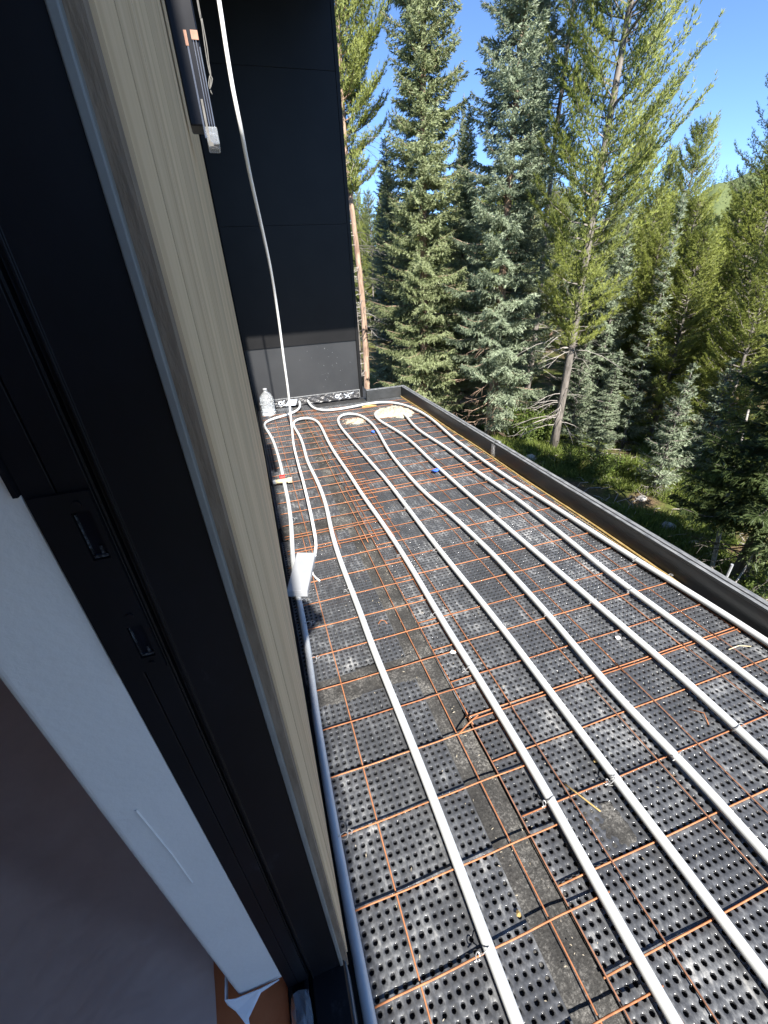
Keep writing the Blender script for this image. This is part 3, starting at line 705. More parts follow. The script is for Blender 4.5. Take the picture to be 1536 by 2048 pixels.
heating_tube([(0.243, Y0), (0.243, 0.14), (0.244, 0.25), (0.246, 0.37), (0.248, 0.50), (0.247, 0.66), (0.245, 0.86), (0.240, 1.0), (0.238, 1.13), (0.243, 1.31), (0.241, 1.45), (0.240, 1.57), (0.242, 1.77), (0.249, 1.95), (0.265, 2.13), (0.281, 2.30), (0.289, 2.55), (0.286, 2.75), (0.280, 2.95), (0.276, 3.13), (0.296, 3.47), (0.297, 3.81), (0.276, 4.09), (0.298, 4.265), (0.387, 4.345), (0.476, 4.295), (0.527, 4.11), (0.528, 3.83), (0.515, 3.53), (0.513, 3.16), (0.527, 2.72), (0.531, 2.36), (0.546, 2.02), (0.553, 1.74), (0.554, 1.57), (0.552, 1.37), (0.547, 1.19), (0.547, 1.04), (0.550, 0.89), (0.549, 0.76), (0.547, 0.585), (0.545, 0.446), (0.537, 0.35), (0.530, 0.28), (0.527, 0.20), (0.525, 0.12), (0.520, 0.04), (0.515, Y0)],
             'white tube loop crossed by the hanging cable, second from the wall', [(0.236, 0.238, -1), (0.232, 1.464, -1), (0.540, 0.437, -1), (0.536, 0.89, -1), (0.535, 1.184, -1), (0.546, 1.634, -1), (0.278, 2.90, 1)])
heating_tube([(0.735, Y0), (0.737, 0.03), (0.740, 0.16), (0.742, 0.29), (0.742, 0.43), (0.745, 0.586), (0.746, 0.704), (0.750, 0.873), (0.752, 1.05), (0.747, 1.37), (0.742, 1.63), (0.744, 2.0), (0.746, 2.37), (0.744, 2.60), (0.735, 2.76), (0.725, 3.07), (0.713, 3.44), (0.703, 3.82), (0.722, 4.08), (0.799, 4.25), (0.890, 4.262), (0.970, 4.16), (1.001, 3.95), (1.007, 3.73), (0.986, 3.485), (0.946, 3.165), (0.921, 2.884), (0.914, 2.593), (0.914, 2.28), (0.930, 2.10), (0.950, 1.95), (0.960, 1.79), (0.970, 1.59), (0.976, 1.42), (0.970, 1.29), (0.966, 1.02), (0.947, 0.786), (0.940, 0.634), (0.940, 0.526), (0.950, 0.427), (0.955, 0.324), (0.947, 0.25), (0.938, 0.169), (0.930, Y0)],
             'white tube loop round the small mortar crumbs in the deck middle', [(0.734, 0.428, -1), (0.728, 0.421, 1), (0.756, 1.03, 1), (0.732, 1.613, -1), (0.745, 2.08, -1), (0.958, 0.42, -1), (0.962, 1.60, -1), (0.972, 1.026, -1)])
heating_tube([(1.178, Y0), (1.180, 0.15), (1.182, 0.336), (1.188, 0.426), (1.194, 0.544), (1.195, 0.694), (1.189, 0.858), (1.188, 1.03), (1.183, 1.194), (1.180, 1.43), (1.176, 1.53), (1.172, 1.83), (1.165, 2.11), (1.163, 2.50), (1.168, 2.864), (1.176, 3.163), (1.166, 3.40), (1.134, 3.638), (1.100, 3.84), (1.104, 4.06), (1.161, 4.20), (1.262, 4.235), (1.350, 4.17), (1.400, 4.05), (1.396, 3.889), (1.365, 3.70), (1.343, 3.413), (1.365, 3.129), (1.384, 2.858), (1.379, 2.51), (1.394, 2.203), (1.408, 1.885), (1.394, 1.344), (1.385, 1.178), (1.388, 1.015), (1.394, 0.873), (1.402, 0.715), (1.400, 0.568), (1.395, 0.45), (1.385, 0.1), (1.380, Y0)],
             'white tube loop partly buried by the large mortar lump', [(1.186, 0.425, 1), (1.190, 1.025, -1), (1.383, 1.023, -1), (1.172, 1.78, 1), (1.392, 2.25, -1)])
heating_tube([(0.545, 4.935, 0.045), (0.548, 4.78, 0.035), (0.562, 4.60), (0.621, 4.48), (0.725, 4.435), (0.959, 4.467), (1.187, 4.53), (1.369, 4.50), (1.487, 4.36), (1.555, 4.12), (1.582, 3.85), (1.576, 3.59), (1.550, 3.31), (1.530, 3.06), (1.525, 2.75), (1.520, 2.41), (1.530, 2.12), (1.545, 1.93), (1.572, 1.30), (1.592, 1.03), (1.606, 0.841), (1.615, 0.636), (1.618, 0.3), (1.610, Y0)],
             'outermost white tube running along the black parapet', [(1.600, 1.04, 1), (1.578, 1.19, -1), (1.545, 2.06, -1)])

# ---- hanging white cable running into the white box
cab = empty('cable', (0.2, 3.5, 0), 'thin white cable hanging from above and snaking down to the white box', 'cable')
P = [(0.157, 2.6, 3.40), (0.157, 2.6, 2.60), (0.155, 2.6, 2.283), (0.152, 2.6, 2.146), (0.152, 2.6, 2.013), (0.159, 2.62, 1.901), (0.177, 2.8, 1.75), (0.205, 3.0, 1.58), (0.236, 3.22, 1.362), (0.252, 3.4, 1.152), (0.256, 3.5, 0.947), (0.255, 3.58, 0.737), (0.256, 3.68, 0.46), (0.247, 3.76, 0.20),
     (0.236, 3.68, 0.112), (0.204, 3.292, 0.100), (0.190, 2.897, 0.095), (0.185, 2.639, 0.085), (0.174, 2.325, 0.08), (0.162, 2.077, 0.075), (0.148, 1.869, 0.07), (0.134, 1.792, 0.06), (0.111, 1.723, 0.05), (0.094, 1.671, 0.045), (0.093, 1.622, 0.035), (0.116, 1.585, 0.02)]
PS = spline(P, 0.04)
b = MB(); b.tube([(x - 0.2, y - 3.5, z) for x, y, z in PS], [0.0092 if q.y > 1.9 or q.z > 0.3 else (0.0075 if q.y > 1.72 else 0.0035) for q in PS], 10); b.build('sheath', M['cable'], cab, smooth=True)

# ---- white box on the tube
bx = empty('plastic_box', (0.041, 1.615, 0.046), 'white rectangular plastic box on the tube beside the house wall, half in shade', 'box', rz=R_(-24))
bx.rotation_euler = (R_(3), R_(4), R_(-17))
b = MB(); b.box(-0.045, 0.045, -0.135, 0.135, 0.0, 0.030); b.build('housing', M['white'], bx, bev=0.003)
b = MB(); b.box(-0.046, 0.046, -0.136, 0.136, 0.0305, 0.0375); b.build('lid', M['white'], bx, bev=0.002)

# ---- valve with red handle clamped near the wall, and its bracket
vl = empty('ball_valve', (0.060, 2.775, 0.030), 'small cream valve with red handle across the wall tube', 'valve')
b = MB(); b.tube([(-0.055, 0, 0.008), (0.055, -0.01, 0.008)], 0.0155, 12); b.build('body', M['brass'], vl, smooth=True)
b = MB(); b.tube([(0.030, -0.008, 0.008), (0.060, -0.0105, 0.008)], 0.020, 6); b.build('nut', M['brass'], vl)
b = MB(); b.tube([(-0.048, 0.0, 0.008), (-0.072, 0.002, 0.008)], 0.017, 6); b.build('end_cap', M['white'], vl)
b = MB(); b.box(-0.020, 0.016, 0.012, 0.050, 0.020, 0.034); b.tube([(0, 0.012, 0.012), (0, 0.03, 0.026)], 0.007, 8); b.build('handle', M['red'], vl, bev=0.004)
bk = MB(); bk.box(-0.052, -0.018, 2.755, 2.800, 0.022, 0.050); bk.box(-0.029, 0.0005, 2.768, 2.786, 0.028, 0.044)
tag(bk.build('wall_bracket', M['gloss_black'], None, bev=0.002), 'short black bracket sticking out of the wall beside the red valve', 'bracket')

# ---- bottle
bt = empty('water_bottle', (0.085, 4.66, 0.004), 'clear plastic jug standing in the far corner by the dark panels', 'bottle')
b = MB()
pro = [(0.066, 0.0), (0.074, 0.006), (0.074, 0.035)]
for k in range(6): pro += [(0.070, 0.045 + k * 0.02), (0.075, 0.055 + k * 0.02)]
pro += [(0.073, 0.172), (0.068, 0.195), (0.050, 0.228), (0.026, 0.250), (0.019, 0.256), (0.019, 0.272)]
b.lathe(pro, 20); b.build('body', M['clear'], bt, smooth=True)
b = MB(); b.lathe([(0.064, 0.004), (0.070, 0.008), (0.070, 0.115), (0.0, 0.1152)], 20); b.build('water', M['clear'], bt, smooth=True)
b = MB(); b.lathe([(0.022, 0.268), (0.022, 0.284), (0.019, 0.287)], 16); b.build('cap', M['white'], bt, smooth=True)

# ---- mortar lumps
def lump(name, cx, cy, rx, ry, h, label, crumbs, seed, ang=0.0):
    rg = np.random.default_rng(seed)
    root = empty(name, (cx, cy, 0), label, 'mortar lump', 'pale mortar lumps dropped on the far mats')
    n, m = 12, 44
    V = [(0, 0, h)]
    for i in range(1, n + 1):
        t = i / n
        for k in range(m):
            a = 2 * math.pi * k / m
            rr = 1 + 0.10 * math.sin(3 * a + seed) + 0.07 * math.sin(5 * a + 2 * seed) + 0.04 * math.sin(11 * a)
            z = h * (1 - t ** 2.2) ** 0.8 + (0.004 + 0.10 * h) * rg.normal() * (1 - t) ** 0.3 if t < 1 else -0.002
            x, y = rx * rr * t * math.cos(a), ry * rr * t * math.sin(a)
            V.append((x * math.cos(ang) - y * math.sin(ang), x * math.sin(ang) + y * math.cos(ang), z))
    F = [(0, 1 + k, 1 + (k + 1) % m) for k in range(m)]
    for i in range(n - 1):
        for k in range(m):
            F.append((1 + i * m + k, 1 + (i + 1) * m + k, 1 + (i + 1) * m + (k + 1) % m, 1 + i * m + (k + 1) % m))
    b = MB(); b.add(V, F); b.build('mound', M['mortar'], root, smooth=True)
    b = MB()
    for k in range(crumbs):
        a = rg.uniform(0, 6.28); d = rg.uniform(0.75, 1.5)
        x, y, s = rx * d * math.cos(a), ry * d * math.sin(a), rg.uniform(0.004, 0.013)
        q = [(x + s * rg.uniform(-1, 1), y + s * rg.uniform(-1, 1), abs(s * rg.uniform(0, 1.0)) + 0.002) for _ in range(4)]
        b.add(q, [(0, 1, 2), (0, 2, 3), (0, 3, 1), (1, 3, 2)])
    o = b.build('crumbs', M['mortar'], root); o['kind'] = 'stuff'
lump('mortar_lump', 1.335, 4.115, 0.215, 0.185, 0.055, 'large pale mortar lump beside the far parapet corner', 60, 3, -0.5)
lump('mortar_lump', 0.895, 4.015, 0.10, 0.085, 0.022, 'small crumbling mortar patch inside a tube bend', 90, 5)

# ---- small litter
def crumple(name, x, y, s, mat, label, cat, z=0.006, seed=1, group=None):
    rg = np.random.default_rng(seed); b = MB(); n = 7
    V = [(s * (rg.uniform(0.5, 1) * math.cos(2 * math.pi * k / n)), s * (rg.uniform(0.5, 1) * math.sin(2 * math.pi * k / n)), s * rg.uniform(0, 0.7)) for k in range(n)] + [(0, 0, s * 0.9), (0.1 * s, 0, -s * 0.1)]
    b.add(V, [(k, (k + 1) % n, n) for k in range(n)] + [((k + 1) % n, k, n + 1) for k in range(n)])
    o = b.build(name, mat); o.location = (x, y, z)
    return tag(o, label, cat, group)
crumple('blue_scrap', 1.118, 2.526, 0.034, M['blue'], 'bright blue plastic scrap in the middle of the deck', 'plastic scrap', 0.012, 4)
crumple('blue_scrap', 0.947, 3.571, 0.026, M['blue'], 'smaller blue plastic scrap inside the far tube loop', 'plastic scrap', 0.012, 9)
crumple('white_scrap', 0.525, 0.991, 0.017, M['paper'], 'crumpled white paper scrap beside the second tube loop', 'paper scrap', 0.005, 12)
crumple('white_scrap', 1.149, 0.844, 0.012, M['paper'], 'small round white scrap between the outer tubes', 'paper scrap', 0.005, 15)
crumple('yellow_leaf', 0.338, 0.273, 0.008, M['yellow'], 'tiny yellow leaf at the edge of the grey fabric strip', 'leaf', 0.004, 18)
crumple('yellow_leaf', 0.735, 0.49, 0.008, M['yellow'], 'tiny yellow leaf between the middle tubes', 'leaf', 0.006, 21)
b = MB(); b.tube([(1.07, 4.42, 0.022), (1.16, 4.44, 0.02), (1.24, 4.43, 0.018)], [0.008, 0.02, 0.006], 6)
tag(b.build('foam_scrap', M['yellow'], None), 'yellow foam scrap lying under the outermost tube at the far end', 'foam scrap')
def wire_bit(pts, label, mat='rust', r=0.0018):
    b = MB(); b.tube(pts, r, 5); return tag(b.build('wire_offcut', M[mat], None, smooth=True), label, 'wire offcut')
wire_bit([(0.397, 0.690, 0.015), (0.435, 0.703, 0.028), (0.474, 0.712, 0.042)], 'short rusty wire offcut poking up over the grey fabric strip', r=0.0026)
wire_bit([(1.13, 0.53, 0.006), (1.155, 0.50, 0.014), (1.14, 0.47, 0.006)], 'bent rusty wire offcut between two outer tubes')
wire_bit([(0.61, 0.465, 0.012), (0.625, 0.43, 0.016), (0.655, 0.38, 0.008)], 'splayed straw coloured wire offcut at a bar crossing', 'yellow', 0.0022)
wire_bit([(1.47, 0.66, 0.012), (1.52, 0.66, 0.014), (1.56, 0.645, 0.01)], 'pale wire offcut near the parapet beside the outermost tube', 'brass')
wire_bit([(0.30, 1.235, 0.006), (0.315, 1.25, 0.008), (0.33, 1.245, 0.006), (0.335, 1.225, 0.005)], 'curled rusty wire offcut left of the long fabric strip')
b = MB()
for k in range(700):                                   # grit, straw and chips blown over the mats
    x, y = rng.uniform(0.0, 1.62), rng.uniform(0.05, 4.7)
    if rng.random() < 0.4: x = rng.normal(0.41, 0.06)
    s = rng.uniform(0.0008, 0.0026) * (1 + 0.3 * y); a = rng.uniform(0, 6.28); l = s * rng.uniform(1, 2.2)
    dx, dy = math.cos(a), math.sin(a)
    b.add([(x - dx * l, y - dy * l, 0.003), (x + dy * s * 0.5, y - dx * s * 0.5, 0.004), (x + dx * l, y + dy * l, 0.003), (x - dy * s * 0.5, y + dx * s * 0.5, 0.0045)], [(0, 1, 2, 3)])
o = b.build('debris', M['mortar']); tag(o, 'pale grit and chips scattered over the mats', 'debris', kind='stuff')

# white stub beyond the parapet
b = MB(); b.tube([(1.90, 0.985, -0.25), (1.90, 0.985, 0.055)], 0.006, 8)
tag(b.build('marker_stake', M['white'], None), 'thin white stake showing just above the parapet cap', 'stake')

# ---- slim wall light wrapped in clear film, with its loose string, on the dark corner board
wl = empty('wall_light', (0.0, 1.33, 1.66), 'slim glossy black wall light with clear wrap hanging beside the timber siding', 'wall light')
b = MB(); b.box(-0.030, 0.0245, 0.0, 0.07, -0.078, 0.42); b.build('housing', M['gloss_black'], wl, bev=0.003)
b = MB(); b.box(-0.0030, 0.0005, -0.003, -0.0003, -0.100, 0.050); b.box(0.0110, 0.0125, -0.003, -0.0003, -0.085, 0.060); b.box(0.0165, 0.0180, -0.003, -0.0003, -0.085, 0.060); b.box(0.0215, 0.0235, -0.003, -0.0003, -0.085, 0.050); b.build('light_strip', M['strip'], wl)
b = MB(); b.box(-0.0050, 0.0010, -0.0034, -0.0003, 0.0505, 0.074); b.box(0.0090, 0.0235, -0.0034, -0.0003, 0.0605, 0.075); b.build('copper_band', M['copper'], wl)
b = MB(); b.box(0.0000, 0.0270, -0.006, 0.074, -0.112, -0.080); b.build('plastic_end', M['wrap'], wl, bev=0.003)
b = MB(); b.box(0.0030, 0.0075, -0.009, -0.0064, -0.108, -0.035); b.box(0.0015, 0.0125, -0.009, -0.0064, -0.116, -0.1085); b.build('tape', M['string'], wl)
st = MB()
st.tube(spline([(0.0375, 1.3, 2.0), (0.034, 1.3, 1.769), (0.035, 1.3, 1.739), (0.033, 1.3, 1.706), (0.032, 1.3, 1.678), (0.033, 1.3, 1.658), (0.036, 1.3, 1.653), (0.0305, 1.3, 1.641), (0.026, 1.3, 1.636), (0.027, 1.3, 1.646), (0.032, 1.3, 1.657)], 0.005), 0.0012, 5)
st.tube(spline([(0.040, 1.302, 2.0), (0.036, 1.302, 1.769), (0.037, 1.302, 1.741), (0.037, 1.302, 1.704), (0.035, 1.302, 1.678), (0.034, 1.302, 1.658), (0.0275, 1.302, 1.636), (0.030, 1.302, 1.628)], 0.005), 0.0012, 5)
tag(st.build('string', M['string'], None, smooth=True), 'thin grey string with a knotted loop hanging beside the wall light', 'string')

# ================================================================== TREES
def quads(P, D, L, W, rolls=2):
    """rhombus blades along direction D"""
    N = len(P)
    D = D / np.linalg.norm(D, axis=1, keepdims=True)
    ref = rng.normal(size=(N, 3)); U = np.cross(D, ref); U /= np.linalg.norm(U, axis=1, keepdims=True) + 1e-9
    Vv = np.cross(D, U)
    out = []
    for r in range(rolls):
        w = (U if r == 0 else Vv) * W[:, None] / 2
        a = P; b_ = P + D * (L * 0.45)[:, None] + w; c_ = P + D * L[:, None]; d_ = P + D * (L * 0.45)[:, None] - w
        out.append(np.stack([a, b_, c_, d_], 1))
    return np.concatenate(out, 0)

def tris(P, D, L, W, K, spread):
    N = len(P)
    D = D / np.linalg.norm(D, axis=1, keepdims=True)
    out = []
    for k in range(K):
        d = D + rng.normal(size=(N, 3)) * spread; d /= np.linalg.norm(d, axis=1, keepdims=True)
        u = np.cross(d, rng.normal(size=(N, 3))); u /= np.linalg.norm(u, axis=1, keepdims=True) + 1e-9
        l = L * rng.uniform(0.7, 1.2, N)
        out.append(np.stack([P - u * W[:, None] / 2, P + u * W[:, None] / 2, P + d * l[:, None]], 1))
    return np.concatenate(out, 0)

def face_mesh(name, Q, mat, parent):
    n, k = Q.shape[0], Q.shape[1]
    return np_mesh(name, Q.reshape(-1, 3), [np.arange(n * k).reshape(n, k)], mat, parent)

def trunk_path(H, lean, wob):
    return lambda z: np.array([lean[0] * z / H + wob * math.sin(z * 0.9 + lean[0] * 7), lean[1] * z / H + wob * math.cos(z * 0.8 + lean[1] * 5), z])

def spruce(name, H, Rm, label, group, mat='spruce', bark='bark_pine', base=0.08, seed=1, pw=0.85, dens=1.0, tr=0.0105, lean=(0, 0), spr=0.092, dead=0.0, openness=0.0, droop=0.25):
    rg = np.random.default_rng(seed); random.seed(seed)
    root = empty(name, (0, 0, 0), label, 'tree', group)
    tp = trunk_path(H, lean, 0.02)
    zs_ = np.linspace(0, H, 16)
    b = MB(); b.tube([tp(z) + np.array([0, 0, -0.15 if z == 0 else 0]) for z in zs_], [max(0.006, H * tr * (1 - z / H) ** 0.9 * (1.25 if z < 0.3 else 1)) for z in zs_], 9)
    b.build('trunk', M[bark], root, smooth=True)
    lim = MB(); P_, D_, L_ = [], [], []
    z = base * H * 0.35
    while z < H * 0.985:
        u = z / H
        Lm = Rm * (1 - u) ** pw * min(1.0, 0.55 + 2.5 * u) + 0.05
        nb = 6 if Lm > 0.25 else 5
        ph = rg.uniform(0, 6.28)
        for k in range(nb):
            if rg.random() < openness: continue
            a = ph + 2 * math.pi * k / nb + rg.normal(0, 0.25)
            L = Lm * rg.uniform(0.62, 1.15)
            zz = z + rg.uniform(-0.06, 0.06)
            s0 = 0.75 * u ** 1.5 - droop * (1 - u); s1 = 0.30 * (1 - u) + 0.10 * u
            ca, sa = math.cos(a), math.sin(a)
            o_ = tp(zz)
            pos = lambda t: o_ + np.array([ca * L * t, sa * L * t, L * (s0 * t - 0.10 * t + s1 * t * t * t)])
            isdead = u < base + 0.12 * rg.random()
            if L > 0.12:
                lim.tube([pos(t) for t in (0, 0.35, 0.7, 1.0)], [0.010 + 0.006 * L, 0.007 + 0.003 * L, 0.005, 0.002], 3, False)
            if isdead and rg.random() < 0.75:
                for q in range(5):
                    t = rg.uniform(0.3, 0.95); e = pos(t); dd = np.array([ca + rg.normal(0, .9), sa + rg.normal(0, .9), rg.normal(-0.3, .3)]) * 0.16
                    lim.tube([e, e + dd * 0.6, e + dd + np.array([0, 0, -0.03])], [0.004, 0.003, 0.001], 3, False)
                continue
            fw = np.array([ca, sa, s0 + 0.1]); fw /= np.linalg.norm(fw); sd = np.array([-sa, ca, 0])
            nt_ = max(3, int(dens * 2 * L * 0.9 / 0.040))
            ts = 0.12 + 0.88 * (np.arange(nt_) + rg.random(nt_) * 0.7) / nt_
            for q, t in enumerate(ts):
                t = min(t, 1.0); e = pos(t); side = 1 if q % 2 else -1
                lt = (0.34 * L * (1 - t) ** 0.75 + 0.05) * rg.uniform(0.7, 1.2)
                hang = rg.uniform(0.15, 0.75) * (1 - 0.6 * u)
                td = fw * 0.55 + sd * side * 0.85 + np.array([0, 0, -hang]); td /= np.linalg.norm(td)
                ns = max(1, int(lt / 0.042))
                for w in range(ns):
                    p = e + td * (lt * w / ns) + rg.normal(0, 0.012, 3)
                    d = td * 0.9 + rg.normal(0, 0.45, 3) + np.array([0, 0, -0.25 * hang]) + fw * 0.25
                    P_.append(p); D_.append(d); L_.append(spr * rg.uniform(0.75, 1.25))
            for w in range(max(2, int(L / 0.07))):
                t = rg.uniform(0.1, 1.0); P_.append(pos(t)); D_.append(fw + rg.normal(0, 0.5, 3)); L_.append(spr * rg.uniform(0.7, 1.1))
        z += (0.085 + 0.10 * (1 - u)) * (H / 9.0) ** 0.5 / dens ** 0.3
    for k in range(14):
        P_.append(tp(H * (0.955 + 0.045 * k / 14))); D_.append(np.array([rg.normal(0, .4), rg.normal(0, .4), 1.0])); L_.append(spr)
    lim.build('branches', M[bark], root)
    P_, D_, L_ = np.array(P_), np.array(D_), np.array(L_)
    Q = quads(P_, D_, L_, L_ * 0.20, 1)
    T = tris(P_, D_, L_ * 0.8, L_ * 0.15, 4, 0.38)
    n1, n2 = len(Q) * 4, len(T) * 3
    np_mesh('crown', np.concatenate([Q.reshape(-1, 3), T.reshape(-1, 3)]), [np.arange(n1).reshape(-1, 4), n1 + np.arange(n2).reshape(-1, 3)], M[mat], root)
    return root

def pine(name, H, Rm, crown, label, group, mat='pine', bark='bark_pine', seed=1, tr=0.0085, lean=(0, 0), dens=1.0, pw=0.6, needle=0.078, up_=0.55, deadn=26, whorl=0.26):
    rg = np.random.default_rng(seed); random.seed(seed)
    root = empty(name, (0, 0, 0), label, 'tree', group)
    tp = trunk_path(H, lean, 0.05)
    zs_ = np.linspace(0, H, 18)
    b = MB(); b.tube([tp(z) + np.array([0, 0, -0.15 if z == 0 else 0]) for z in zs_], [max(0.008, H * tr * (1 - 0.85 * z / H) * (1.3 if z < 0.3 else 1)) for z in zs_], 9)
    b.build('trunk', M[bark], root, smooth=True)
    lim = MB(); P_, D_ = [], []
    z = crown * H
    while z < H * 0.985:
        u = (z / H - crown) / (1 - crown)
        Lm = Rm * max(0.0, (1 - u)) ** pw * min(1.0, 0.45 + 2.2 * u) + 0.10
        nb = int(rg.integers(4, 7)); ph = rg.uniform(0, 6.28)
        for k in range(nb):
            a = ph + 2 * math.pi * k / nb + rg.normal(0, 0.35)
            L = Lm * rg.uniform(0.55, 1.2); ca, sa = math.cos(a), math.sin(a)
            zz = z + rg.uniform(-0.1, 0.1); o_ = tp(min(zz, H * 0.99))
            s0 = -0.05 + 0.45 * u; s1 = up_ * (0.6 + 0.6 * u)
            pos = lambda t: o_ + np.array([ca * L * t, sa * L * t, L * (s0 * t + s1 * t * t)])
            lim.tube([pos(t) for t in (0, 0.35, 0.7, 1.0)], [0.012 + 0.006 * L, 0.008 + 0.003 * L, 0.006, 0.003], 3, False)
            nsub = max(3, int(dens * (4 + L * 9)))
            for q in range(nsub + 1):
                t = 0.28 + 0.72 * (q + rg.random() * 0.6) / nsub; t = min(t, 1.0); e = pos(t)
                ls = (0.30 * L * (1.15 - t) + 0.13) * rg.uniform(0.7, 1.2)
                side = 1 if q % 2 else -1
                d = np.array([ca * 0.7 - sa * side * 0.75, sa * 0.7 + ca * side * 0.75, 0.25 + 0.5 * rg.random()]) if q < nsub else np.array([ca * 0.6, sa * 0.6, 0.8])
                d /= np.linalg.norm(d)
                nt_ = max(3, int(ls / 0.030))
                for w in range(nt_):
                    f = w / nt_
                    if f < 0.15 and rg.random() < 0.5: continue
                    P_.append(e + d * ls * f + np.array([0, 0, 0.35 * ls * f * f]) + rg.normal(0, 0.012, 3)); D_.append(d * 0.8 + np.array([0, 0, 0.45 + 0.5 * f]) + rg.normal(0, 0.25, 3))
        z += whorl * rg.uniform(0.7, 1.25) * (1 - 0.35 * u)
    for k in range(12):
        P_.append(tp(H * (0.95 + 0.05 * k / 12))); D_.append(np.array([rg.normal(0, .3), rg.normal(0, .3), 1.0]))
    lim.build('branches', M[bark], root)
    if deadn:
        db = MB()
        for k in range(deadn):
            z = H * (crown * (0.25 + 0.95 * rg.random())); a = rg.uniform(0, 6.28); L = Rm * rg.uniform(0.35, 0.95); o_ = tp(z)
            pos = lambda t: o_ + np.array([math.cos(a) * L * t, math.sin(a) * L * t, L * (0.15 * t - 0.45 * t * t)])
            db.tube([pos(t) for t in (0, 0.3, 0.6, 0.85, 1.0)], [0.009, 0.007, 0.005, 0.003, 0.0015], 3, False)
            for q in range(4):
                t = rg.uniform(0.3, 0.95); e = pos(t); dd = np.array([math.cos(a) + rg.normal(0, .8), math.sin(a) + rg.normal(0, .8), rg.normal(-0.5, .4)]) * 0.17
                db.tube([e, e + dd * 0.6, e + dd], [0.004, 0.003, 0.001], 3, False)
        db.build('dead_branches', M['dead'], root)
    P_, D_ = np.array(P_), np.array(D_); N = len(P_)
    T = tris(P_, D_, np.full(N, needle), np.full(N, needle * 0.13), 8, 0.40)
    face_mesh('crown', T, M[mat], root)
    return root

def at(az, d, z=None):
    x, y = d * math.sin(R_(az)), d * math.cos(R_(az))
    return (x, y, float(ground_h(np.array(x), np.array(y))) if z is None else z)
def put(t, az, d, rz=0.0, sc=1.0):
    t.location = at(az, d); t.rotation_euler = (0, 0, rz); t.scale = (sc, sc, sc); return t

# front row, left to right
G1 = 'tall conifers standing in front beyond the deck'
pA = put(pine('pine_tree', 13.0, 1.1, 0.42, 'tall yellow green pine with bare reddish trunk right beside the black panel wall', G1, seed=21, lean=(-0.15, 0.1), tr=0.0072, deadn=60, dens=1.9, pw=0.75, up_=0.9, whorl=0.2), 14.6, 12.0)
sB = put(spruce('spruce_tree', 12.4, 1.55, 'broad grey green spruce filling the view just right of the reddish pine trunk', G1, seed=3, base=0.03, dens=1.08), 22.2, 11.4)
sD = put(spruce('spruce_tree', 11.6, 1.60, 'tall pale spruce with its reddish trunk base showing above the parapet splice', G1, seed=8, base=0.10, mat='blue_spruce', dens=1.05, tr=0.011, openness=0.08), 31.4, 10.8)
pE = put(pine('pine_tree', 12.6, 1.25, 0.18, 'big open yellow green pine with slightly leaning grey trunk and upswept branches', G1, seed=33, lean=(0.1, -0.05), bark='bark_grey', tr=0.0070, dens=1.45, up_=0.9, deadn=34, pw=0.55), 39.9, 10.0)
pF = put(pine('pine_tree', 12.0, 1.0, 0.47, 'thin grey trunked pine with many dead branches between the pale spruce and the big pine', G1, seed=41, bark='bark_grey', tr=0.007, mat='pine_dull', deadn=60), 35.6, 12.3)
pA2 = put(pine('pine_tree', 12.5, 0.7, 0.50, 'slim grey dead looking trunk standing close behind the reddish pine', G1, seed=22, bark='bark_grey', tr=0.006, deadn=50), 13.6, 13.4)

G2 = 'young bluish spruces in the undergrowth'
sap = put(spruce('young_spruce', 5.0, 0.80, 'tall slender bluish young spruce in the gap right of the big pine', G2, seed=51, mat='blue_spruce', bark='bark_grey', base=0.0, pw=0.95, spr=0.085, dens=0.95, tr=0.008, openness=0.22, droop=0.1), 43.6, 11.6)
s2 = put(spruce('young_spruce', 4.9, 0.58, 'slimmer bluish young spruce with a long bare leader, second from the big pine', G2, seed=57, mat='blue_spruce', bark='bark_grey', base=0.0, pw=1.15, spr=0.080, dens=0.9, tr=0.007, openness=0.30, droop=0.0), 47.9, 11.0)
s3 = put(spruce('young_spruce', 2.3, 0.52, 'short bluish young spruce standing before the dark trees', G2, seed=64, mat='blue_spruce', bark='bark_grey', base=0.0, pw=0.9, spr=0.070, dens=0.85, tr=0.008, openness=0.34, droop=-0.1), 52.6, 8.6)
s4 = copy_thing(s2, at(45.3, 9.8), 0.7, (0.9, 0.85, 0.46), 'low bushy young spruce in the shade below the tall slender one', G2)
s5 = copy_thing(s3, at(41.6, 10.6), 4.3, (1.1, 1.0, 1.15), 'small young spruce just behind the big pine trunk', G2)
s6 = copy_thing(s3, at(55.8, 9.8), 5.1, (1.0, 1.15, 0.95), 'dim young spruce half hidden at the dark trees', G2)

# second row
G3 = 'pines of the second row'
pG = put(pine('young_pine', 6.6, 0.95, 0.10, 'pointed yellow green pine against the sky, first right of the big pine', G3, seed=61, up_=1.0, pw=0.75, dens=1.15, deadn=10, bark='bark_grey', whorl=0.22), 43.7, 16.0)
copy_thing(pG, at(46.2, 18.0), 1.1, (0.8, 0.8, 0.98), 'slim shorter pine tip between two pointed pines on the skyline', G3)
pI = put(pine('young_pine', 7.0, 1.25, 0.08, 'full cone shaped pine whose top stands alone in the open sky', G3, seed=63, up_=0.8, pw=0.8, dens=1.25, deadn=8, bark='bark_grey', whorl=0.2), 48.2, 17.0)
copy_thing(pG, at(45.6, 13.6), 2.4, (1.05, 1.05, 0.80), 'bushy yellow green pine below the skyline between the two bluish saplings', G3)
copy_thing(pI, at(49.2, 13.2), 4.0, (1.0, 1.0, 0.72), 'wide yellow green pine right of the slimmer bluish sapling', G3)
copy_thing(pI, at(52.8, 14.2), 0.9, (1.05, 1.05, 0.74), 'rounded yellow pine below the distant meadow hill', G3)
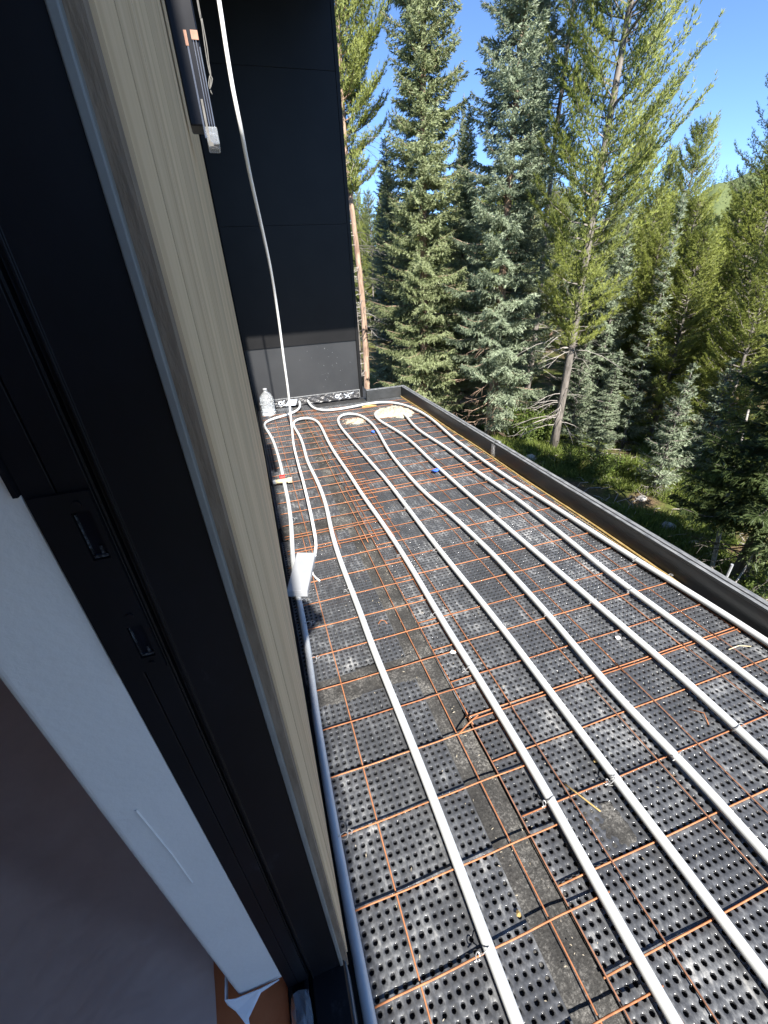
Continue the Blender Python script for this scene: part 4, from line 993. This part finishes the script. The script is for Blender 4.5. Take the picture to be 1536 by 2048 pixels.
copy_thing(pG, at(55.2, 12.2), 5.2, (1.3, 1.3, 0.85), 'yellow green pine at the right edge of the view under the tall dark tree', G3)
copy_thing(pI, at(58.5, 11.0), 2.0, (1.0, 1.0, 0.70), 'pine cut by the right picture edge above the shaded spruce', G3)
pJ = put(pine('pine_tree', 9.6, 1.6, 0.2, 'tall grey green pine at the upper right edge of the picture', G3, seed=71, mat='pine_dull', up_=0.6, dens=1.0, deadn=10, bark='bark_grey', whorl=0.3), 54.6, 19.5)
sC = copy_thing(sB, at(26.2, 22.0), 2.0, (0.62, 0.62, 0.80), 'narrow distant spruce tip seen between the two large spruces', G3)

# shaded trees close on the right
G4 = 'shaded trees close beyond the right parapet'
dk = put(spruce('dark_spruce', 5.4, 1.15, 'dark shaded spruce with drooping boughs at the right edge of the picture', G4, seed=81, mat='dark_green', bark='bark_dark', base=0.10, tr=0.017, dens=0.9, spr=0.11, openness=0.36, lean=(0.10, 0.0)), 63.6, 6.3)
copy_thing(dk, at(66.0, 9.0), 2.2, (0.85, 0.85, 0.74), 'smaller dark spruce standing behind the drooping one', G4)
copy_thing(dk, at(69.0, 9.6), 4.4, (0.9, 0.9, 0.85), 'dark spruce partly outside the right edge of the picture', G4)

# trees standing behind the viewer, on the sunny side: they throw the dapple on the ground beyond the parapet
G5 = 'conifers on the sunny side next to the house'
for (x, y, rz, s, src, lb) in ((8.6, -1.6, 2.7, 0.66, sD, 'pale'),):
    copy_thing(src, (x, y, GZ), rz, s, lb + ' spruce on the sunny side shading the dark trees at the right', G5)

# deeper forest
G6 = 'forest trees behind the front rows'
protos = [sB, sD, pA, pE, pF, pI, pG, pJ]
k = 0; used = []
for (az, d, sw, sc, src, lb) in ((18.2, 14.5, 0.8, 0.62, sD, 'pale spruce filling the gap between the reddish pine and the broad spruce'), (26.8, 13.8, 0.75, 0.60, sB, 'dark spruce deep in the gap between the two large spruces'), (33.8, 14.6, 0.8, 0.66, sB, 'green spruce behind the thin grey pine trunk'), (42.0, 13.6, 0.8, 0.50, sD, 'pale spruce behind the right side of the big pine'), (50.6, 11.4, 0.9, 0.62, pI, 'low yellow green pine in front of the meadow hill'), (56.6, 10.2, 0.85, 0.62, pG, 'low yellow green pine above the shaded spruce'), (46.9, 12.2, 0.8, 0.62, pI, 'yellow green pine between the two slender bluish spruces')):
    copy_thing(src, at(az, d), az * 3.1, (sw, sw, sc), lb, 'pines of the second row' if src in (pI, pG) else 'spruces of the second row')
rg = np.random.default_rng(5)
tries = 0
while k < 64 and tries < 4000:
    tries += 1
    az = rg.uniform(9, 66); d = rg.uniform(13.5, 42)
    if az > 42 and d < 18: continue
    x, y, z = at(az, d)
    if any((x - a) ** 2 + (y - b2) ** 2 < 2.6 for a, b2 in used): continue
    used.append((x, y))
    src = protos[int(rg.integers(0, 8))]
    top = {True: rg.uniform(3.4, 5.6), False: rg.uniform(2.2, 3.4)}[az < 40]          # tops stay under the skyline of the front rows
    H0 = {0: 12.2, 1: 11.2, 2: 13.0, 3: 11.6, 4: 12.0, 5: 7.0, 6: 6.6, 7: 9.6}[protos.index(src)]
    lim_el = 0.16 if az < 40 else 0.045
    if 48.0 < az < 53.5 : lim_el = -0.015
    Ht = max(2.2, min(H0, 1.26 + d * lim_el - GZ) * rg.uniform(0.8, 1.0))
    sc = Ht / H0; sw = max(sc, 0.62)
    copy_thing(src, (x, y, z), rg.uniform(0, 6.28), (sw, sw, sc), 'grey green spruce deep in the forest behind the front row' if protos.index(src) < 2 else 'yellow green pine deep in the forest behind the front row', G6)
    k += 1

# far-off wood that closes the view below the skyline, and the wood on the hill crest
rgf = np.random.default_rng(77)
def far_wood(name, pts, hs, k_rows, mat, label):
    Ts = []
    for (x, y, z), h in zip(pts, hs):
        w = h * rgf.uniform(0.14, 0.22); K = k_rows
        u = rgf.random(K) ** 0.8; a = rgf.uniform(0, 6.28, K); r = w * (1 - u) * rgf.uniform(0.35, 1.1, K) + 0.02 * h
        P = np.stack([x + r * 0.5 * np.cos(a), y + r * 0.5 * np.sin(a), z + h * (0.06 + 0.94 * u)], -1)
        D = np.stack([np.cos(a), np.sin(a), rgf.uniform(-0.5, 0.3, K) + 0.6 * u], -1)
        L = np.maximum(r, 0.05 * h)
        Ts.append(tris(P, D, L, L * 0.55, 1, 0.15))
    return tag(face_mesh(name, np.concatenate(Ts), M[mat], None), label, 'forest', kind='stuff')
pts, hs = [], []
for k in range(560):
    az, d = rgf.uniform(6, 68), 34 + 110 * rgf.random() ** 1.3
    pts.append((d * math.sin(R_(az)), d * math.cos(R_(az)), GZ))
    el = (0.12 if az < 40 else 0.055) * rgf.uniform(0.55, 1.05)
    if 48.5 < az < 53: el = -0.01 * rgf.uniform(0.5, 1.5)
    hs.append(max(2.5, 1.26 + d * el - GZ))
far_wood('distant_forest', pts, hs, 150, 'pine_dull', 'dense conifer forest closing the view between the front trees')
pts, hs = [], []
for k in range(1100):
    az, d = R_(rgf.uniform(40, 66)), rgf.uniform(470, 760)
    x, y = d * math.sin(az), d * math.cos(az); z = float(hill_h(x, y, np.array(d), np.array(az)))
    if d < 600 and rgf.random() < 0.4: continue
    pts.append((x, y, z - 0.3)); hs.append(rgf.uniform(6, 12))
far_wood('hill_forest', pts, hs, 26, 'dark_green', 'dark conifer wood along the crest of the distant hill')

# ================================================================== UNDERGROWTH
def shrub(name, r, h, n, seed, label, group, mat='leaf'):
    rg = np.random.default_rng(seed)
    root = empty(name, (0, 0, 0), label, 'shrub', group)
    st = MB()
    P = []; D = []
    for k in range(16):
        a = rg.uniform(0, 6.28); tip = np.array([math.cos(a) * r * rg.uniform(0.2, 1), math.sin(a) * r * rg.uniform(0.2, 1), h * rg.uniform(0.5, 1.05)])
        st.tube([(0, 0, -0.03), tip * 0.5 + np.array([0, 0, 0.08]), tip], [0.008, 0.005, 0.002], 3, False)
        m = n // 16
        t = rg.uniform(0.25, 1.05, m)[:, None]
        P.append(t * tip + rg.normal(0, 0.07 * r / 0.5, (m, 3))); D.append(rg.normal(0, 1, (m, 3)) + np.array([0, 0, 0.6]))
    st.build('stems', M['bark_dark'], root)
    P = np.concatenate(P); D = np.concatenate(D); P[:, 2] = np.abs(P[:, 2])
    L = rg.uniform(0.035, 0.07, len(P))
    face_mesh('leaves', quads(P, D, L, L * 0.55, 1), M[mat], root)
    return root
G7 = 'leafy shrubs on the forest floor'
sh = put(shrub('shrub', 0.6, 0.8, 2600, 1, 'bright green leafy shrub between the grey trunks', G7), 36.5, 10.4)
shl = ['leafy shrub at the foot of the big pine trunk', 'low shrub in the sun patch beyond the parapet', 'leafy shrub under the slender bluish spruce', 'shrub in the shade at the right edge', 'shrub behind the pale spruce trunk', 'small shrub beside the leaning dark trunk']
for (az, d, s), lb in zip([(38.3, 10.6, 1.0), (42.6, 9.0, 0.6), (46.0, 8.8, 0.7), (60.8, 8.2, 0.9), (33.4, 11.8, 1.1), (65.0, 6.1, 0.55)], shl):
    copy_thing(sh, at(az, d), az, s, lb, G7)

def grass(name, n, seed, mat, label, cond):
    rg = np.random.default_rng(seed)
    az = rg.uniform(30, 68, n); d = rg.uniform(4.2, 14.0, n)
    x, y = d * np.sin(np.radians(az)), d * np.cos(np.radians(az))
    dn = np.sin(x * 1.9 + 0.7 * np.sin(y * 2.3)) * np.cos(y * 1.6 + x * 0.6) + 0.4 * np.sin(x * 5.1 + y * 3.3)
    k = (dn > cond) & (x > 1.9); x, y, dn = x[k], y[k], dn[k]; m = len(x)
    P = np.stack([x, y, ground_h(x, y) - 0.01], -1)
    h = rg.uniform(0.08, 0.24, m)
    D = np.stack([rg.normal(0, .45, m), rg.normal(0, .45, m), np.ones(m)], -1); D /= np.linalg.norm(D, axis=1, keepdims=True)
    u = np.cross(D, rg.normal(size=(m, 3))); u /= np.linalg.norm(u, axis=1, keepdims=True)
    w = rg.uniform(0.006, 0.014, m)[:, None]
    T = np.stack([P - u * w, P + u * w, P + D * h[:, None]], 1)
    o = face_mesh(name, T, M[mat], None)
    return tag(o, label, 'grass', kind='stuff')
grass("grass", 95000, 2, 'grass', 'sunlit patchy grass on the forest floor beyond the parapet', -0.3)

b = MB()
rg = np.random.default_rng(9)
for k in range(420):                               # fallen twigs and needle litter
    az, d = rg.uniform(34, 68), rg.uniform(4.3, 11); x, y, z = at(az, d)
    if x < 1.9: continue
    a = rg.uniform(0, 6.28); L = rg.uniform(0.12, 0.6)
    b.tube([(x, y, z + 0.015), (x + L * .5 * math.cos(a), y + L * .5 * math.sin(a), z + 0.03 + 0.04 * rg.random()), (x + L * math.cos(a + .3), y + L * math.sin(a + .3), z + 0.02)], [0.008, 0.006, 0.003], 4, False)
tag(b.build('fallen_twigs', M['dead']), 'grey fallen twigs scattered on the forest floor', 'twigs', kind='stuff')
b = MB()
b.tube(spline([(*at(64.4, 6.3)[:2], GZ + 0.9), (*at(64.0, 6.2)[:2], GZ + 0.65), (*at(63.8, 6.0)[:2], GZ + 0.45), (*at(63.2, 5.8)[:2], GZ + 0.06)], 0.1), [0.011] * len(spline([(*at(64.4, 6.3)[:2], GZ + 0.9), (*at(64.0, 6.2)[:2], GZ + 0.65), (*at(63.8, 6.0)[:2], GZ + 0.45), (*at(63.2, 5.8)[:2], GZ + 0.06)], 0.1)), 6)
tag(b.build('fallen_branch', M['stone'], None, smooth=True), 'pale bare bent branch at the right edge beyond the parapet', 'branch')
b = MB(); q0, q1 = at(61.2, 6.2), at(58.6, 7.6)
b.tube([(q0[0], q0[1], GZ), ((q0[0] + q1[0]) / 2, (q0[1] + q1[1]) / 2, GZ + 0.9), (q1[0], q1[1], GZ + 2.0)], [0.03, 0.024, 0.012], 7)
tag(b.build('bare_stem', M['dead'], None, smooth=True), 'thin grey leafless stem leaning in front of the dark trunk', 'stem')

def rock(az, d, s, seed, label):
    rg = np.random.default_rng(seed); b = MB(); n, m = 6, 9
    V = [(0, 0, s * 0.62)]
    for i in range(1, n):
        t = math.pi * i / n
        for k in range(m):
            a = 2 * math.pi * k / m; r = s * math.sin(t) * rg.uniform(0.8, 1.2)
            V.append((r * math.cos(a), r * math.sin(a) * 0.8, s * 0.62 * math.cos(t) * rg.uniform(0.85, 1.1)))
    V.append((0, 0, -s * 0.6))
    F = [(0, 1 + k, 1 + (k + 1) % m) for k in range(m)] + [(1 + i * m + k, 1 + (i + 1) * m + k, 1 + (i + 1) * m + (k + 1) % m, 1 + i * m + (k + 1) % m) for i in range(n - 2) for k in range(m)]
    F += [(len(V) - 1, 1 + (n - 2) * m + (k + 1) % m, 1 + (n - 2) * m + k) for k in range(m)]
    b.add(V, F); o = b.build('rock', M['stone']); x, y, z = at(az, d); o.location = (x, y, z + s * 0.2)
    tag(o, label, 'rock', 'pale rocks on the forest floor')
rock(51.6, 8.2, 0.09, 1, 'pale rock in the sunlit patch beyond the parapet')
rock(55.2, 7.3, 0.13, 2, 'small pale rock among grass nearer the right edge')
rock(37.2, 9.3, 0.14, 3, 'pale rock at the foot of the big pine')
rock(58.4, 7.0, 0.10, 4, 'small rock beside the leaning grey stem')

# ================================================================== THE PERSON IN THE DOORWAY (behind the lens; throws the round shadow on the deck)
def skinned(name, pts, edges, radii, mat, parent, root=0, sub=2):
    me = bpy.data.meshes.new(name); me.from_pydata(pts, edges, []); me.update()
    me.materials.append(mat)
    o = bpy.data.objects.new(name, me); COL.objects.link(o); o.parent = parent
    o.modifiers.new('skin', 'SKIN')
    if not me.skin_vertices: me.attributes
    for k, v in enumerate(me.skin_vertices[0].data):
        v.radius = radii[k] if hasattr(radii[k], '__len__') else (radii[k], radii[k]); v.use_root = (k == root)
    m = o.modifiers.new('sub', 'SUBSURF'); m.levels = sub; m.render_levels = sub
    return o
M['skin'] = simple('skin', (0.42, 0.25, 0.18), (0.50, 0.31, 0.23), 30, 0.5)
M['shirt'] = simple('grey_shirt', (0.10, 0.11, 0.13), (0.14, 0.15, 0.17), 60, 0.9)
M['jeans'] = simple('blue_jeans', (0.03, 0.05, 0.10), (0.06, 0.09, 0.16), 90, 0.9)
M['hair'] = simple('brown_hair', (0.03, 0.02, 0.012), (0.07, 0.045, 0.03), 120, 0.6)
pr = empty('person', (-0.45, -0.55, 0.125), 'person leaning out of the doorway in grey shirt and jeans holding up a phone', 'person')
o3 = Vector((-0.45, -0.55, 0.125))
def L(*p): return [tuple(Vector(q) - o3) for q in p]
bp = L((-0.45, -0.55, 1.00), (-0.36, -0.52, 1.14), (-0.24, -0.47, 1.28), (-0.15, -0.43, 1.40), (-0.095, -0.41, 1.475), (-0.035, -0.385, 1.565), (-0.012, -0.375, 1.65),
       (-0.13, -0.31, 1.36), (-0.075, -0.17, 1.17), (-0.035, -0.075, 1.225),
       (-0.27, -0.60, 1.31), (-0.35, -0.70, 1.07), (-0.27, -0.58, 0.93),
       (-0.41, -0.46, 0.95), (-0.38, -0.42, 0.56), (-0.40, -0.46, 0.18), (-0.36, -0.36, 0.145),
       (-0.50, -0.64, 0.95), (-0.54, -0.68, 0.56), (-0.56, -0.74, 0.18), (-0.53, -0.64, 0.145))
be = [(0, 1), (1, 2), (2, 3), (3, 4), (4, 5), (5, 6), (3, 7), (7, 8), (8, 9), (3, 10), (10, 11), (11, 12), (0, 13), (13, 14), (14, 15), (15, 16), (0, 17), (17, 18), (18, 19), (19, 20)]
br = [(0.13, 0.10), (0.12, 0.09), (0.14, 0.10), (0.085, 0.07), 0.052, (0.070, 0.084), (0.060, 0.070), 0.052, 0.040, 0.026, 0.052, 0.040, 0.028, 0.080, 0.058, 0.042, 0.036, 0.080, 0.058, 0.042, 0.036]
# five fingers of the hand that holds the phone
for tip, mid, r_ in (((0.036, -0.020, 1.262), (0.012, -0.050, 1.262), 0.0095), ((0.040, -0.018, 1.245), (0.014, -0.048, 1.243), 0.0095), ((0.040, -0.018, 1.228), (0.012, -0.047, 1.224), 0.009), ((0.036, -0.020, 1.212), (0.008, -0.050, 1.206), 0.008), ((-0.042, -0.020, 1.262), (-0.048, -0.050, 1.250), 0.0105)):
    n0 = len(bp); bp += L(mid, tip); be += [(9, n0), (n0, n0 + 1)]; br += [r_, r_ * 0.85]
for dx in ((0.02, 0.05, -0.06), (0.03, 0.03, -0.075), (0.03, 0.01, -0.078), (0.03, -0.01, -0.07), (-0.02, 0.05, -0.03)):
    n0 = len(bp); e = Vector((-0.27, -0.58, 0.93)); bp += L(tuple(e + Vector(dx) * 0.6), tuple(e + Vector(dx))); be += [(12, n0), (n0, n0 + 1)]; br += [0.009, 0.008]
skinned('body', bp, be, br, M['skin'], pr)
sp_ = [Vector(bp[k]) for k in (0, 1, 2, 3, 7, 8, 10, 11)]
skinned('shirt', [tuple(v) for v in sp_], [(0, 1), (1, 2), (2, 3), (3, 4), (4, 5), (3, 6), (6, 7)], [(0.15, 0.12), (0.135, 0.105), (0.155, 0.115), (0.098, 0.082), 0.066, 0.054, 0.066, 0.054], M['shirt'], pr)
tp_ = [Vector(bp[k]) for k in (0, 13, 14, 15, 17, 18, 19)]
skinned('trousers', [tuple(v) for v in tp_], [(0, 1), (1, 2), (2, 3), (0, 4), (4, 5), (5, 6)], [(0.145, 0.118), 0.094, 0.072, 0.056, 0.094, 0.072, 0.056], M['jeans'], pr)
hd = Vector(bp[5]); b = MB()
hv = []
for i in range(8):
    t = math.pi * 0.56 * i / 7
    for k in range(16):
        a = 2 * math.pi * k / 16
        hv.append((hd.x + 0.012 + 0.078 * math.sin(t) * math.cos(a), hd.y - 0.018 + 0.092 * math.sin(t) * math.sin(a), hd.z + 0.045 + 0.092 * math.cos(t)))
b.add(hv, [(i * 16 + k, i * 16 + (k + 1) % 16, (i + 1) * 16 + (k + 1) % 16, (i + 1) * 16 + k) for i in range(7) for k in range(16)])
b.build('hair', M['hair'], pr, smooth=True)
for sx in (-1, 1):
    e = MB(); e.lathe([(0.002, -0.010), (0.009, -0.006), (0.011, 0.0), (0.009, 0.006), (0.002, 0.010)], 10, Matrix.Translation(hd + Vector((0.012 + sx * 0.032, 0.078, 0.02)))); e.build('eye', M['white'], pr, smooth=True)
    e = MB(); e.lathe([(0.004, -0.030), (0.012, -0.018), (0.014, 0.0), (0.015, 0.018), (0.004, 0.028)], 8, Matrix.Translation(hd + Vector((0.012 + sx * 0.086, -0.005, 0.012)))); e.build('ear', M['skin'], pr, smooth=True)
e = MB(); e.tube([hd + Vector((0.012, 0.080, 0.025)), hd + Vector((0.012, 0.100, -0.005)), hd + Vector((0.012, 0.085, -0.018))], [0.008, 0.014, 0.010], 8); e.build('nose', M['skin'], pr, smooth=True)
e = MB(); e.tube([hd + Vector((-0.014, 0.080, -0.042)), hd + Vector((0.012, 0.087, -0.043)), hd + Vector((0.038, 0.080, -0.042))], [0.004, 0.006, 0.004], 6); e.build('mouth', M['red'], pr, smooth=True)
b = MB(); b.box(-0.037, 0.037, -0.016, -0.006, 1.185, 1.325)
tag(b.build('phone', M['gloss_black'], None, bev=0.003), 'thin black phone held up in front of the person in the doorway', 'phone')
